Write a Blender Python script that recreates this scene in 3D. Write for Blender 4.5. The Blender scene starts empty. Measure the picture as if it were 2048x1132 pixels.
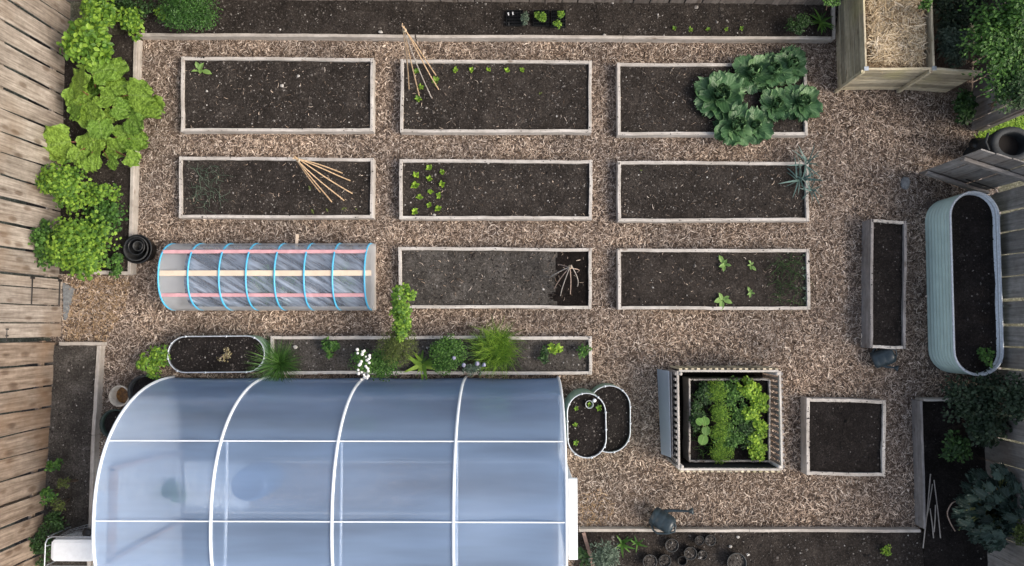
import bpy, math, random
import numpy as np
from mathutils import Vector, Matrix, Euler

# ------------------------------------------------------------------ camera, sky, sun, exposure
S = bpy.context.scene
H = 11.4; F = 1425.0
TX = math.radians(3.4); TY = math.radians(0.72)
cam_d = bpy.data.cameras.new("camera"); cam = bpy.data.objects.new("camera", cam_d)
S.collection.objects.link(cam); S.camera = cam
cam_d.sensor_width = 36.0; cam_d.lens = 36.0 * F / 2048.0
cam_d.clip_end = 300.0; cam_d.clip_start = 0.1
cam.location = (0, 0, H)
cam.rotation_euler = (TX, TY, 0)
ROT = np.array(Euler((TX, TY, 0)).to_matrix())

w = bpy.data.worlds.new("World"); S.world = w; w.use_nodes = True
SUN_EL = math.radians(40); SUN_DIR = Vector((1.0, -0.30, 0)).normalized()
nt = w.node_tree; bg = nt.nodes["Background"]
sky = nt.nodes.new("ShaderNodeTexSky"); sky.sky_type = 'NISHITA'; sky.sun_disc = False
sky.sun_elevation = SUN_EL; sky.sun_rotation = math.atan2(SUN_DIR.x, SUN_DIR.y)
sky.air_density = 1.0; sky.dust_density = 4.0; sky.ozone_density = 1.0
hs = nt.nodes.new('ShaderNodeHueSaturation'); hs.inputs['Saturation'].default_value = .62; nt.links.new(sky.outputs[0], hs.inputs['Color']); nt.links.new(hs.outputs[0], bg.inputs[0]); bg.inputs[1].default_value = 0.14
sun_d = bpy.data.lights.new("sun", 'SUN'); sun = bpy.data.objects.new("sun", sun_d)
S.collection.objects.link(sun)
sun_d.energy = 1.2; sun_d.angle = math.radians(28); sun_d.color = (1.0, 0.86, 0.70)
sd = (SUN_DIR * math.cos(SUN_EL) + Vector((0, 0, math.sin(SUN_EL))))
sun.rotation_euler = sd.to_track_quat('Z', 'Y').to_euler()
S.view_settings.view_transform = 'Standard'; S.view_settings.look = 'None'
S.view_settings.gamma = 1.0; S.view_settings.exposure = 0.78
try: S.view_settings.use_curve_mapping = False
except Exception: pass
S.render.engine = 'CYCLES'
S.cycles.transparent_max_bounces = 12

rng = np.random.default_rng(7)

def P(px, py, z=0.0):
    """where the point seen at photo pixel (px,py) stands when it is z metres high"""
    d = ROT @ np.array([(px - 1024) / F, -(py - 566) / F, -1.0])
    t = (z - H) / d[2]
    return np.array([d[0] * t, d[1] * t, z])
def M_PX(r, z=0.0): return r * (H - z) / F

# ------------------------------------------------------------------ mesh builder
def nrm(a):
    a = np.asarray(a, float); return a / (np.linalg.norm(a, axis=-1, keepdims=True) + 1e-9)
UP = np.array([0, 0, 1.0])

class MB:
    def __init__(s): s.v = []; s.n = 0; s.f = []; s.uv = []; s.hasuv = False
    def add(s, v, faces, m=0, smooth=False, uv=None):
        v = np.asarray(v, float).reshape(-1, 3)
        if isinstance(faces, np.ndarray): faces = [faces]
        else:
            g = {}
            for f in faces: g.setdefault(len(f), []).append(f)
            faces = [np.array(x) for x in g.values()]
        for f in faces: s.f.append((f + s.n, m, smooth))
        s.v.append(v); s.n += len(v)
        if uv is None: s.uv.append(np.zeros((len(v), 3)))
        else: s.uv.append(np.asarray(uv, float).reshape(-1, 3)); s.hasuv = True
    def mesh(s, name, mats, origin=(0, 0, 0)):
        V = np.concatenate(s.v) - np.asarray(origin, float)
        me = bpy.data.meshes.new(name)
        me.vertices.add(len(V)); me.vertices.foreach_set('co', V.ravel().astype(np.float32))
        li = np.concatenate([f.ravel() for f, m, sm in s.f])
        tot = np.concatenate([np.full(len(f), f.shape[1]) for f, m, sm in s.f])
        st = np.concatenate([[0], np.cumsum(tot)[:-1]])
        me.loops.add(len(li)); me.loops.foreach_set('vertex_index', li.astype(np.int32))
        me.polygons.add(len(tot)); me.polygons.foreach_set('loop_start', st.astype(np.int32))
        me.polygons.foreach_set('material_index', np.concatenate([np.full(len(f), m) for f, m, sm in s.f]).astype(np.int32))
        me.polygons.foreach_set('use_smooth', np.concatenate([np.full(len(f), sm) for f, m, sm in s.f]).astype(bool))
        me.update(calc_edges=True)
        if s.hasuv:
            a = me.attributes.new('lf', 'FLOAT_VECTOR', 'POINT'); a.data.foreach_set('vector', np.concatenate(s.uv).ravel().astype(np.float32))
        for m in (mats if isinstance(mats, (list, tuple)) else [mats]): me.materials.append(m)
        return me
    def build(s, name, mats, parent=None, origin=None):
        if parent is not None and origin is None: origin = wloc(parent)
        if origin is None: origin = (0, 0, 0)
        me = s.mesh(name, mats, origin)
        o = bpy.data.objects.new(name, me); S.collection.objects.link(o)
        if parent is not None: o.parent = parent
        else: o.location = tuple(origin)
        return o
def wloc(o):
    l = np.array(o.location)
    while o.parent: o = o.parent; l = l + np.array(o.location)
    return l
def tag(o, label=None, cat=None, group=None, kind=None):
    if label: o['label'] = label
    if cat: o['category'] = cat
    if group: o['group'] = group
    if kind: o['kind'] = kind
    return o
def thing(name, label, cat, loc, group=None):
    o = bpy.data.objects.new(name, None); S.collection.objects.link(o)
    o.location = tuple(loc); o.empty_display_size = 0.1
    return tag(o, label, cat, group)

def vnoise(x, y, sc, seed=0):
    x = np.asarray(x) / sc; y = np.asarray(y) / sc
    xi = np.floor(x).astype(int); yi = np.floor(y).astype(int); fx = x - xi; fy = y - yi
    def h(a, b):
        n = np.sin(a * 127.1 + b * 311.7 + seed * 74.7) * 43758.5453
        return n - np.floor(n)
    fx = fx * fx * (3 - 2 * fx); fy = fy * fy * (3 - 2 * fy)
    return (h(xi, yi) * (1 - fx) * (1 - fy) + h(xi + 1, yi) * fx * (1 - fy) + h(xi, yi + 1) * (1 - fx) * fy + h(xi + 1, yi + 1) * fx * fy)

def beam(mb, p0, p1, wd, th, up=UP, seg=1, jit=0.0, ch=0.004, top=True, m=0, wj=0.0):
    """board from p0 to p1; wd across, th along up (hanging down from the line when top)"""
    p0 = np.asarray(p0, float); p1 = np.asarray(p1, float); d = nrm(p1 - p0)
    side = nrm(np.cross(d, up)); u = nrm(np.cross(side, d))
    a = wd / 2; c = min(ch, a * .5, th * .4)
    y0, y1 = (-th, 0) if top else (-th / 2, th / 2)
    sec = np.array([[-a + c, y0], [a - c, y0], [a, y0 + c], [a, y1 - c], [a - c, y1], [-a + c, y1], [-a, y1 - c], [-a, y0 + c]])
    V = []
    ph = rng.random() * 10
    for i in range(seg + 1):
        t = i / seg; q = p0 + (p1 - p0) * t
        if jit and 0 < i < seg: q = q + side * jit * math.sin(ph + t * 5) * .7 + side * rng.normal() * jit * .35 + u * rng.normal() * jit * .4
        k = 1 + (rng.normal() * jit * 3 if jit else 0) + (wj * math.sin(ph * 3 + t * 6.5) if wj else 0)
        V.append(q + sec[:, :1] * side * k + sec[:, 1:] * u)
    V = np.concatenate(V); F_ = []
    for i in range(seg):
        for j in range(8):
            k = (j + 1) % 8; F_.append((i * 8 + j, i * 8 + k, (i + 1) * 8 + k, (i + 1) * 8 + j))
    F_.append(tuple(range(7, -1, -1))); F_.append(tuple(seg * 8 + j for j in range(8)))
    mb.add(V, F_, m)
def box(mb, lo, hi, ch=0.004, m=0):
    lo = np.asarray(lo, float); hi = np.asarray(hi, float)
    p0 = np.array([lo[0], (lo[1] + hi[1]) / 2, hi[2]]); p1 = np.array([hi[0], (lo[1] + hi[1]) / 2, hi[2]])
    beam(mb, p0, p1, hi[1] - lo[1], hi[2] - lo[2], ch=ch, m=m)
def tube(mb, pts, r, n=8, m=0, caps=True, smooth=True):
    pts = np.asarray(pts, float); r = np.broadcast_to(np.asarray(r, float), (len(pts),))
    V = []; ref = None
    for i, p in enumerate(pts):
        d = nrm(pts[min(i + 1, len(pts) - 1)] - pts[max(i - 1, 0)])
        if ref is None: ref = np.array([0, 0, 1.0]) if abs(d[2]) < .9 else np.array([1.0, 0, 0])
        a = nrm(np.cross(d, ref)); b = np.cross(a, d); ref = b
        an = np.arange(n) * 2 * math.pi / n
        V.append(p + r[i] * (np.cos(an)[:, None] * a + np.sin(an)[:, None] * b))
    F_ = []
    for i in range(len(pts) - 1):
        for j in range(n):
            k = (j + 1) % n; F_.append((i * n + j, i * n + k, (i + 1) * n + k, (i + 1) * n + j))
    mb.add(np.concatenate(V), F_, m, smooth)
    if caps: mb.add(V[0], [tuple(range(n))], m); mb.add(V[-1], [tuple(range(n - 1, -1, -1))], m)
def lathe(mb, c, prof, n=28, m=0, axis=None, smooth=True, sx=1, sy=1):
    """prof: list of (radius, height) along axis"""
    c = np.asarray(c, float)
    if axis is None: a, b, ax = np.array([1., 0, 0]), np.array([0, 1., 0]), UP
    else:
        ax = nrm(axis); a = nrm(np.cross(ax, [0.3, 1, 0.1])); b = np.cross(ax, a)
    an = np.arange(n) * 2 * math.pi / n
    V = np.concatenate([c + ax * h + r * (sx * np.cos(an)[:, None] * a + sy * np.sin(an)[:, None] * b) for r, h in prof])
    F_ = []
    for i in range(len(prof) - 1):
        for j in range(n):
            k = (j + 1) % n; F_.append((i * n + j, i * n + k, (i + 1) * n + k, (i + 1) * n + j))
    mb.add(V, F_, m, smooth)
def blob(mb, c, r, seed=0, m=0, n=10, sq=(1, 1, 1), amp=.18):
    rr = np.random.default_rng(seed); V = []; F_ = []
    for i in range(n + 1):
        for j in range(2 * n):
            th = math.pi * i / n; ph = math.pi * j / n
            d = np.array([math.sin(th) * math.cos(ph), math.sin(th) * math.sin(ph), math.cos(th)])
            k = 1 + amp * (vnoise(d[0] * 2 + 9, d[1] * 2 + d[2] * 2 + 5, 1.1, seed) - .5) * 2
            V.append(np.asarray(c) + d * r * k * np.asarray(sq))
    for i in range(n):
        for j in range(2 * n):
            k = (j + 1) % (2 * n); F_.append((i * 2 * n + j, (i + 1) * 2 * n + j, (i + 1) * 2 * n + k, i * 2 * n + k))
    mb.add(V, F_, m, True)

# ------------------------------------------------------------------ materials
def new_mat(name):
    m = bpy.data.materials.new(name); m.use_nodes = True; t = m.node_tree
    return m, t, t.nodes["Principled BSDF"], t.nodes["Material Output"]
def N(t, typ, **kw):
    n = t.nodes.new(typ)
    for k, v in kw.items():
        if k in n.inputs: n.inputs[k].default_value = v
        else: setattr(n, k, v)
    return n
def c4(c): return (c[0], c[1], c[2], 1)
def ramp(t, fac, stops, interp='LINEAR'):
    r = t.nodes.new("ShaderNodeValToRGB"); r.color_ramp.interpolation = interp
    while len(r.color_ramp.elements) < len(stops): r.color_ramp.elements.new(.5)
    for e, (p, c) in zip(r.color_ramp.elements, stops): e.position = p; e.color = c4(c)
    t.links.new(fac, r.inputs[0]); return r.outputs[0]
def pos(t, scale=(1, 1, 1), rot=(0, 0, 0)):
    g = t.nodes.new("ShaderNodeNewGeometry"); mp = t.nodes.new("ShaderNodeMapping")
    mp.inputs['Scale'].default_value = scale; mp.inputs['Rotation'].default_value = rot
    t.links.new(g.outputs['Position'], mp.inputs[0]); return mp.outputs[0], g
def noise(t, vec, sc, det=4, rough=.6):
    n = N(t, "ShaderNodeTexNoise"); n.inputs['Scale'].default_value = sc; n.inputs['Detail'].default_value = det; n.inputs['Roughness'].default_value = rough
    t.links.new(vec, n.inputs['Vector']); return n.outputs['Fac']
def mixc(t, fac, a, b, mode='MIX'):
    x = t.nodes.new("ShaderNodeMix"); x.data_type = 'RGBA'; x.blend_type = mode
    for s, v in ((0, fac), (6, a), (7, b)):
        if hasattr(v, 'is_linked') or hasattr(v, 'links'): t.links.new(v, x.inputs[s])
        elif isinstance(v, (int, float)): x.inputs[s].default_value = v
        else: x.inputs[s].default_value = c4(v)
    return x.outputs[2]
def bump(t, h, b, strength=.5, dist=.01):
    n = t.nodes.new("ShaderNodeBump"); n.inputs['Strength'].default_value = strength; n.inputs['Distance'].default_value = dist
    t.links.new(h, n.inputs['Height']); t.links.new(n.outputs[0], b.inputs['Normal'])

def wood(name, lo, hi, axis, tint=(.5, .5, .5), var=.35, rough=.8, gs=1.0, stain=None, knots=True, kn=1.0):
    """weathered timber with its grain along axis (0,1,2); shade differs from board to board"""
    m, t, b, o = new_mat(name)
    sc = [26.0 * gs] * 3; sc[axis] = 1.6 * gs
    v, g = pos(t, sc)
    # shift the grain from board to board
    add = t.nodes.new("ShaderNodeVectorMath"); add.operation = 'MULTIPLY_ADD'
    isl = g.outputs['Random Per Island']
    cx = t.nodes.new("ShaderNodeCombineXYZ")
    for i in range(3): t.links.new(isl, cx.inputs[i])
    add.inputs[1].default_value = (37, 37, 37); t.links.new(cx.outputs[0], add.inputs[0]); t.links.new(v, add.inputs[2])
    n1 = noise(t, add.outputs[0], 1.0, 5, .65)
    v2, _ = pos(t, (1, 1, 1)); n2 = noise(t, v2, 2.2, 4, .6); n3 = noise(t, v2, 14, 3, .6)
    col = ramp(t, n1, [(.28, lo), (.5, tuple((a + c) / 2 for a, c in zip(lo, hi))), (.72, hi)])
    isr = ramp(t, isl, [(0, (1 - var,) * 3), (.5, (1, 1, 1)), (1, (1 + var * .45, 1 + var * .42, 1 + var * .38))])
    col = mixc(t, 1.0, col, isr, 'MULTIPLY')
    col = mixc(t, .55, col, ramp(t, n2, [(.3, (.62, .58, .55)), (.7, (1.25, 1.25, 1.28))]), 'MULTIPLY')
    col = mixc(t, .35, col, ramp(t, n3, [(.35, (.6, .6, .58)), (.6, (1.1, 1.1, 1.1))]), 'MULTIPLY')
    if knots:
        ks = [7.0] * 3; ks[axis] = 3.0
        kv, _ = pos(t, ks); vo = N(t, "ShaderNodeTexVoronoi"); vo.inputs['Scale'].default_value = .8
        t.links.new(kv, vo.inputs['Vector'])
        col = mixc(t, .8, col, ramp(t, vo.outputs['Distance'], [(.0, (.3, .24, .2)), (.09 * kn, (.5, .43, .38)), (.15 * kn, (1, 1, 1))]), 'MULTIPLY')
    if stain:
        n4 = noise(t, v2, 1.3, 3, .5)
        col = mixc(t, ramp(t, n4, [(.5, (0, 0, 0)), (.72, (.6, .6, .6))]), col, stain)
    t.links.new(col, b.inputs['Base Color']); b.inputs['Roughness'].default_value = rough
    bump(t, n1, b, .5, .006)
    return m
def woods(name, *a, **k): return [wood(name + '_' + 'xyz'[i], *a, **{**k, 'axis': i}) if False else wood(name + '_' + 'xyz'[i], a[0], a[1], i, **k) for i in range(3)]

BEDW = woods('pale_timber', (.36, .33, .295), (.62, .59, .545), var=.22)
EDGW = woods('edging_timber', (.33, .30, .26), (.58, .54, .49), var=.2)
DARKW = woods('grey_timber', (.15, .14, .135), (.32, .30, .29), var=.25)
LFEN = woods('sunlit_fence_timber', (.135, .104, .080), (.51, .45, .385), var=.25, stain=(.20, .135, .085), kn=1.8)
LFEN2 = woods('brown_fence_timber', (.11, .075, .05), (.40, .32, .25), var=.25, stain=(.22, .13, .07), kn=2.0)
TFEN = woods('back_fence_timber', (.12, .10, .085), (.32, .275, .24), var=.35, kn=1.5)
RFEN = woods('grey_fence_timber', (.14, .13, .12), (.36, .34, .32), var=.35, stain=(.17, .13, .10))
COMPW = woods('treated_timber', (.34, .29, .19), (.78, .70, .51), var=.5, stain=(.50, .46, .20), kn=1.2)

def plain(name, col, rough=.5, metal=0.0, nz=0.12, sc=8):
    m, t, b, o = new_mat(name); v, _ = pos(t); n = noise(t, v, sc, 5, .65)
    c = mixc(t, 1.0, col, ramp(t, n, [(.3, (1 - nz * 2,) * 3), (.7, (1 + nz,) * 3)]), 'MULTIPLY')
    t.links.new(c, b.inputs['Base Color']); b.inputs['Roughness'].default_value = rough; b.inputs['Metallic'].default_value = metal
    return m
def soilm(name, lo, hi, spk=.35):
    m, t, b, o = new_mat(name); v, g = pos(t)
    n1 = noise(t, v, 3.0, 5, .7); n2 = noise(t, v, 34, 5, .75); n3 = noise(t, v, 110, 2, .6)
    c = ramp(t, n2, [(.3, tuple(x * .6 for x in lo)), (.5, lo), (.72, hi)])
    c = mixc(t, .8, c, ramp(t, n1, [(.34, (.5, .49, .48)), (.5, (.95, .94, .93)), (.66, (1.6, 1.6, 1.6))]), 'MULTIPLY')
    c = mixc(t, ramp(t, n3, [(.66, (0, 0, 0)), (.78, (spk,) * 3)]), c, (.26, .24, .22))
    t.links.new(c, b.inputs['Base Color']); b.inputs['Roughness'].default_value = .95
    b.inputs['Specular IOR Level'].default_value = .15
    mh = t.nodes.new("ShaderNodeMath"); mh.operation = 'ADD'; t.links.new(n2, mh.inputs[0]); t.links.new(n3, mh.inputs[1])
    bump(t, mh.outputs[0], b, .9, .02)
    return m
SOIL = soilm('dark_soil', (.036, .030, .026), (.090, .077, .068), .45)
SOILG = soilm('grey_soil', (.070, .063, .056), (.155, .143, .130), .7)
SOILB = soilm('black_soil', (.018, .015, .014), (.038, .033, .031), .12)
SOILW = soilm('wet_soil_and_dark_gap', (.011, .008, .007), (.022, .018, .016), .0)
def islandm(name, stops, rough=.85, bmp=None, pos_mod=None):
    m, t, b, o = new_mat(name); g = t.nodes.new("ShaderNodeNewGeometry")
    c = ramp(t, g.outputs['Random Per Island'], stops)
    if pos_mod:
        v, _ = pos(t); n = noise(t, v, pos_mod[0], 3, .55)
        c = mixc(t, 1.0, c, ramp(t, n, [(.34, pos_mod[1]), (.66, pos_mod[2])]), 'MULTIPLY')
    t.links.new(c, b.inputs['Base Color']); b.inputs['Roughness'].default_value = rough
    b.inputs['Specular IOR Level'].default_value = .2
    return m
CRUMB = islandm('soil_crumb', [(0, (.018, .015, .013)), (.5, (.05, .043, .038)), (.84, (.11, .097, .087)), (.94, (.17, .155, .14)), (.985, (.27, .25, .23)), (1, (.55, .53, .5))])
CRUMBB = islandm('black_soil_crumb', [(0, (.008, .007, .006)), (.6, (.022, .018, .016)), (.93, (.05, .043, .04)), (.98, (.12, .11, .10)), (1, (.3, .28, .26))])
CHIP = islandm('bark_chip', [(0, (.03, .02, .014)), (.22, (.15, .108, .080)), (.5, (.36, .287, .232)), (.85, (.56, .47, .395)), (1, (.84, .75, .66))], .85, None, (.62, (.66, .67, .69), (1.24, 1.17, 1.08)))
STRAW = islandm('straw', [(0, (.16, .10, .05)), (.3, (.46, .35, .21)), (.7, (.72, .59, .40)), (1, (.92, .80, .62))])
STRAWB = islandm('dry_chip', [(0, (.12, .075, .04)), (.4, (.30, .205, .12)), (.8, (.45, .32, .2)), (1, (.58, .45, .3))])
def mulch_sheet():
    m, t, b, o = new_mat('bark_litter'); v, g = pos(t)
    n1 = noise(t, v, 40, 6, .75); n2 = noise(t, v, .7, 3, .55)
    c = ramp(t, n1, [(.3, (.04, .028, .022)), (.5, (.13, .098, .08)), (.68, (.28, .22, .18))])
    c = mixc(t, .8, c, ramp(t, n2, [(.35, (.75, .75, .78)), (.65, (1.25, 1.2, 1.1))]), 'MULTIPLY')
    t.links.new(c, b.inputs['Base Color']); b.inputs['Roughness'].default_value = .95; bump(t, n1, b, .8, .03)
    return m
MULCH = mulch_sheet()

def leafm(name, dark, mid, light, trans=.3, rough=.5, vein=None, crinkle=False):
    m, t, b, o = new_mat(name); g = t.nodes.new("ShaderNodeNewGeometry")
    c = ramp(t, g.outputs['Random Per Island'], [(0, dark), (.5, mid), (1, light)])
    v, _ = pos(t); n = noise(t, v, 9, 3, .6)
    c = mixc(t, .7, c, ramp(t, n, [(.3, (.65, .68, .6)), (.7, (1.2, 1.18, 1.15))]), 'MULTIPLY')
    if vein:
        at = t.nodes.new("ShaderNodeAttribute"); at.attribute_name = 'lf'
        sp = t.nodes.new("ShaderNodeSeparateXYZ"); t.links.new(at.outputs['Vector'], sp.inputs[0])
        def mth(op, a, bb=None, cc=None):
            q = t.nodes.new("ShaderNodeMath"); q.operation = op
            for i, x in enumerate((a, bb, cc)):
                if x is None: continue
                if isinstance(x, (int, float)): q.inputs[i].default_value = x
                else: t.links.new(x, q.inputs[i])
            return q.outputs[0]
        av = mth('ABSOLUTE', sp.outputs[1])
        mid_ = mth('LESS_THAN', av, .06)
        s_ = mth('SINE', mth('MULTIPLY', mth('SUBTRACT', sp.outputs[0], mth('MULTIPLY', av, .55)), 34.0))
        vn = mth('MULTIPLY', mth('GREATER_THAN', s_, .88), .22)
        vm = mth('MAXIMUM', mth('MULTIPLY', mid_, .5), vn)
        c = mixc(t, vm, c, vein)
        edge = mth('MULTIPLY', mth('GREATER_THAN', mth('MAXIMUM', av, sp.outputs[0]), .93), .25)
        c = mixc(t, edge, c, vein)
        bump(t, s_, b, .25, .004)
        if crinkle:
            nv_ = noise(t, v, 30, 2, .5); bump(t, nv_, b, 1.0, .03); c = mixc(t, .8, c, ramp(t, nv_, [(.35, (.55, .6, .5)), (.6, (1.15, 1.12, 1.1))]), 'MULTIPLY')  # same noise darkens the colour, painting shade into the crinkles
    t.links.new(c, b.inputs['Base Color']); b.inputs['Roughness'].default_value = rough
    b.inputs['Specular IOR Level'].default_value = .35
    tr = t.nodes.new("ShaderNodeBsdfTranslucent"); t.links.new(c, tr.inputs[0])
    mx = t.nodes.new("ShaderNodeMixShader"); mx.inputs[0].default_value = trans
    t.links.new(b.outputs[0], mx.inputs[1]); t.links.new(tr.outputs[0], mx.inputs[2]); t.links.new(mx.outputs[0], o.inputs[0])
    return m
L = {
 'lime': leafm('lime_leaf', (.08, .18, .02), (.24, .42, .04), (.46, .64, .08)),
 'bright': leafm('bright_leaf', (.05, .13, .02), (.15, .29, .035), (.31, .48, .06)),
 'mid': leafm('green_leaf', (.025, .075, .015), (.065, .16, .03), (.14, .29, .055)),
 'box': leafm('box_leaf', (.015, .05, .012), (.045, .12, .022), (.10, .23, .05), .2, .4),
 'dark': leafm('dark_leaf', (.015, .04, .012), (.035, .085, .025), (.07, .15, .04)),
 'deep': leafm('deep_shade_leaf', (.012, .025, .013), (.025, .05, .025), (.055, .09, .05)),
 'blue': leafm('blue_green_leaf', (.02, .045, .045), (.05, .10, .095), (.13, .21, .20), .15, .45),
 'grey': leafm('grey_green_leaf', (.04, .065, .045), (.085, .13, .09), (.20, .26, .20), .15),
 'olive': leafm('olive_leaf', (.05, .07, .02), (.10, .14, .035), (.18, .22, .06)),
 'cab': leafm('cabbage_leaf', (.03, .085, .035), (.07, .16, .065), (.17, .30, .13), .12, .42, vein=(.20, .32, .16)),
 'rhub': leafm('rhubarb_leaf', (.07, .15, .025), (.15, .28, .035), (.27, .42, .06), .25, .55, vein=(.24, .37, .09), crinkle=True),
 'kale': leafm('kale_leaf', (.012, .028, .022), (.025, .052, .040), (.055, .09, .07), .1, .5, vein=(.08, .12, .10)),
 'round': leafm('round_leaf', (.07, .16, .03), (.12, .26, .05), (.2, .36, .08), .25, .5, vein=(.3, .45, .15)),
 'dry': leafm('dry_stem', (.16, .13, .06), (.28, .23, .12), (.45, .4, .25), .1),
}
STEM = plain('green_stem', (.10, .12, .04), .7)
RSTEM = plain('red_stem', (.22, .08, .05), .6)
BARK = plain('brown_stem', (.09, .06, .04), .85, sc=20)
CANE = plain('bamboo_cane', (.62, .44, .27), .5, sc=14, nz=.2)
CANEG = plain('grey_cane', (.40, .36, .32), .6, sc=14, nz=.2)
TWIG = plain('hazel_twig', (.42, .31, .25), .7, sc=20, nz=.25)
TWINE = plain('twine', (.5, .42, .3), .9)
BLACKP = plain('black_plastic', (.013, .014, .015), .42, nz=.2)
GREYP = plain('dusty_black_plastic', (.035, .036, .036), .6, nz=.3)
GREENP = plain('dark_green_plastic', (.028, .045, .035), .5, nz=.2)
CANP = plain('watering_can_plastic', (.026, .042, .052), .35, nz=.15)
BUCK = plain('stained_bucket', (.52, .46, .38), .6, nz=.25)
RUST = plain('rusty_water', (.20, .09, .02), .3, nz=.4, sc=30)
WHITE = plain('white_paint', (.82, .85, .87), .4, nz=.04)
TUBE_W = plain('white_tube', (.86, .90, .93), .35, nz=.03)
STEEL = plain('galvanised_steel', (.50, .54, .58), .38, .7, .15, 30)
RIMM = plain('planter_rim', (.60, .64, .68), .4, .3, .12, 30)
IRON = plain('black_iron', (.03, .028, .027), .5, .3)
STONE = plain('grey_stone', (.20, .21, .215), .8, nz=.25, sc=25)
SAGE = plain('sage_green_steel', (.47, .60, .55), .5, .05, .06, 5)
SAGED = plain('darker_green_steel', (.24, .36, .26), .45, .1, .08, 5)
PETAL = plain('white_petal', (.85, .83, .78), .6, nz=.03)
LILAC = plain('lilac_petal', (.30, .30, .42), .6, nz=.1)
YELL = plain('yellow_green_flower', (.50, .50, .14), .6, nz=.2)
BLUEH = plain('blue_pipe', (.10, .50, .78), .35, nz=.04)
PINK = plain('pink_lath', (.66, .36, .38), .6, nz=.1)
LATH = plain('pale_lath', (.74, .60, .46), .6, nz=.06)

def film(name, col, opaque, gloss, tr=.5, rough=.25, wr=.0, wsc=(3, 9, 3), rot=(0, 0, 0), rug=.8, wop=None, blur=None, streak=False):
    """translucent sheeting: part see-through, part milky, part shiny"""
    m, t, b, o = new_mat(name); t.nodes.remove(b)
    v0, g = pos(t, (1, 1, 1), rot); mp2 = t.nodes.new('ShaderNodeMapping'); mp2.inputs['Scale'].default_value = wsc; t.links.new(v0, mp2.inputs[0]); n = noise(t, mp2.outputs[0], 1.0, 4, .55)
    bp = t.nodes.new("ShaderNodeBump"); bp.inputs['Strength'].default_value = rug; bp.inputs['Distance'].default_value = wr; t.links.new(n, bp.inputs['Height'])
    di = t.nodes.new("ShaderNodeBsdfDiffuse"); di.inputs[0].default_value = c4(col); t.links.new(bp.outputs[0], di.inputs['Normal'])
    tl = t.nodes.new("ShaderNodeBsdfTranslucent"); tl.inputs[0].default_value = c4(col)
    m1 = t.nodes.new("ShaderNodeMixShader"); m1.inputs[0].default_value = tr; t.links.new(di.outputs[0], m1.inputs[1]); t.links.new(tl.outputs[0], m1.inputs[2])
    tp = t.nodes.new("ShaderNodeBsdfTransparent"); tp.inputs[0].default_value = (.93, .95, .98, 1)
    if blur:
        rf = t.nodes.new('ShaderNodeBsdfRefraction'); rf.inputs['Roughness'].default_value = blur; rf.inputs['IOR'].default_value = 1.12; rf.inputs[0].default_value = (.95, .97, 1, 1)
        mb_ = t.nodes.new('ShaderNodeMixShader'); mb_.inputs[0].default_value = .75; t.links.new(tp.outputs[0], mb_.inputs[1]); t.links.new(rf.outputs[0], mb_.inputs[2]); tp = mb_
    v2, _ = pos(t); n2 = noise(t, v2, 1.1, 4, .6)
    mr = t.nodes.new("ShaderNodeMapRange"); mr.inputs[1].default_value = .3; mr.inputs[2].default_value = .7
    mr.inputs[3].default_value = opaque - .07; mr.inputs[4].default_value = opaque + .07; t.links.new(n if wop else n2, mr.inputs[0])
    if streak:
        v3, _ = pos(t, (.35, 2.6, .8)); n3 = noise(t, v3, 1.0, 3, .5); t.links.new(n3, mr.inputs[0]); mr.inputs[3].default_value = opaque - .13; mr.inputs[4].default_value = opaque + .13
    if wop: mr.inputs[1].default_value = .42; mr.inputs[2].default_value = .74; mr.inputs[3].default_value, mr.inputs[4].default_value = wop  # wrinkle noise sets the milkiness too, painting pale highlights along folds
    m2 = t.nodes.new("ShaderNodeMixShader"); t.links.new(mr.outputs[0], m2.inputs[0]); t.links.new(tp.outputs[0], m2.inputs[1]); t.links.new(m1.outputs[0], m2.inputs[2])
    gl = t.nodes.new("ShaderNodeBsdfGlossy"); gl.inputs['Roughness'].default_value = rough; t.links.new(bp.outputs[0], gl.inputs['Normal'])
    m3 = t.nodes.new("ShaderNodeMixShader"); m3.inputs[0].default_value = gloss; t.links.new(m2.outputs[0], m3.inputs[1]); t.links.new(gl.outputs[0], m3.inputs[2])
    t.links.new(m3.outputs[0], o.inputs[0]); return m
GHFILM = film('greenhouse_film', (.42, .60, .90), .50, .13, .42, .28, .01, (1, 1, 1), blur=.20, streak=True)
GHEND = film('greenhouse_end_film', (.85, .90, .93), .93, .04, .5, .3, .01, (1, 1, 1))
TUNFILM = film('tunnel_film', (.60, .70, .86), .40, .17, .40, .14, .06, (1.8, 13, 3), (0, 0, .55), 1.0, (.28, .95))
MILKY = film('milky_film', (.72, .73, .74), .62, .05, .45, .35, .02, (3, 9, 5), (0, 0, .3), .6)
PANEL = film('clear_panel', (.44, .52, .63), .8, .12, .3, .3, .0)

# ------------------------------------------------------------------ leaves
def T_oval():
    v = [(0, 0, 0), (.3, .38, .06), (.3, -.38, .06), (.35, 0, -.02), (.7, .34, .04), (.7, -.34, .04), (.72, 0, -.03), (1, 0, -.1)]
    return np.array(v, float), [np.array([(0, 3, 1), (0, 2, 3), (4, 6, 7), (6, 5, 7)]), np.array([(1, 3, 6, 4), (3, 2, 5, 6)])]
def T_small():
    return np.array([(0, 0, 0), (.5, .4, .05), (1, 0, -.06), (.5, -.4, .05)], float), [np.array([(0, 3, 2), (0, 2, 1)])]
def T_lobed(k=5):
    v = [(.45, 0, .05)]; n = 2 * k + 1
    for i in range(n + 1):
        a = math.pi + (i / n) * 2 * math.pi
        r = .52 if i % 2 else .34
        if i == 0 or i == n: r = .36
        v.append((.45 + r * math.cos(a), r * 1.05 * math.sin(a), -.06 if i % 2 else .03))
    f = [(0, i, i + 1) for i in range(1, n + 1)]
    return np.array(v, float), [np.array(f)]
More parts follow.
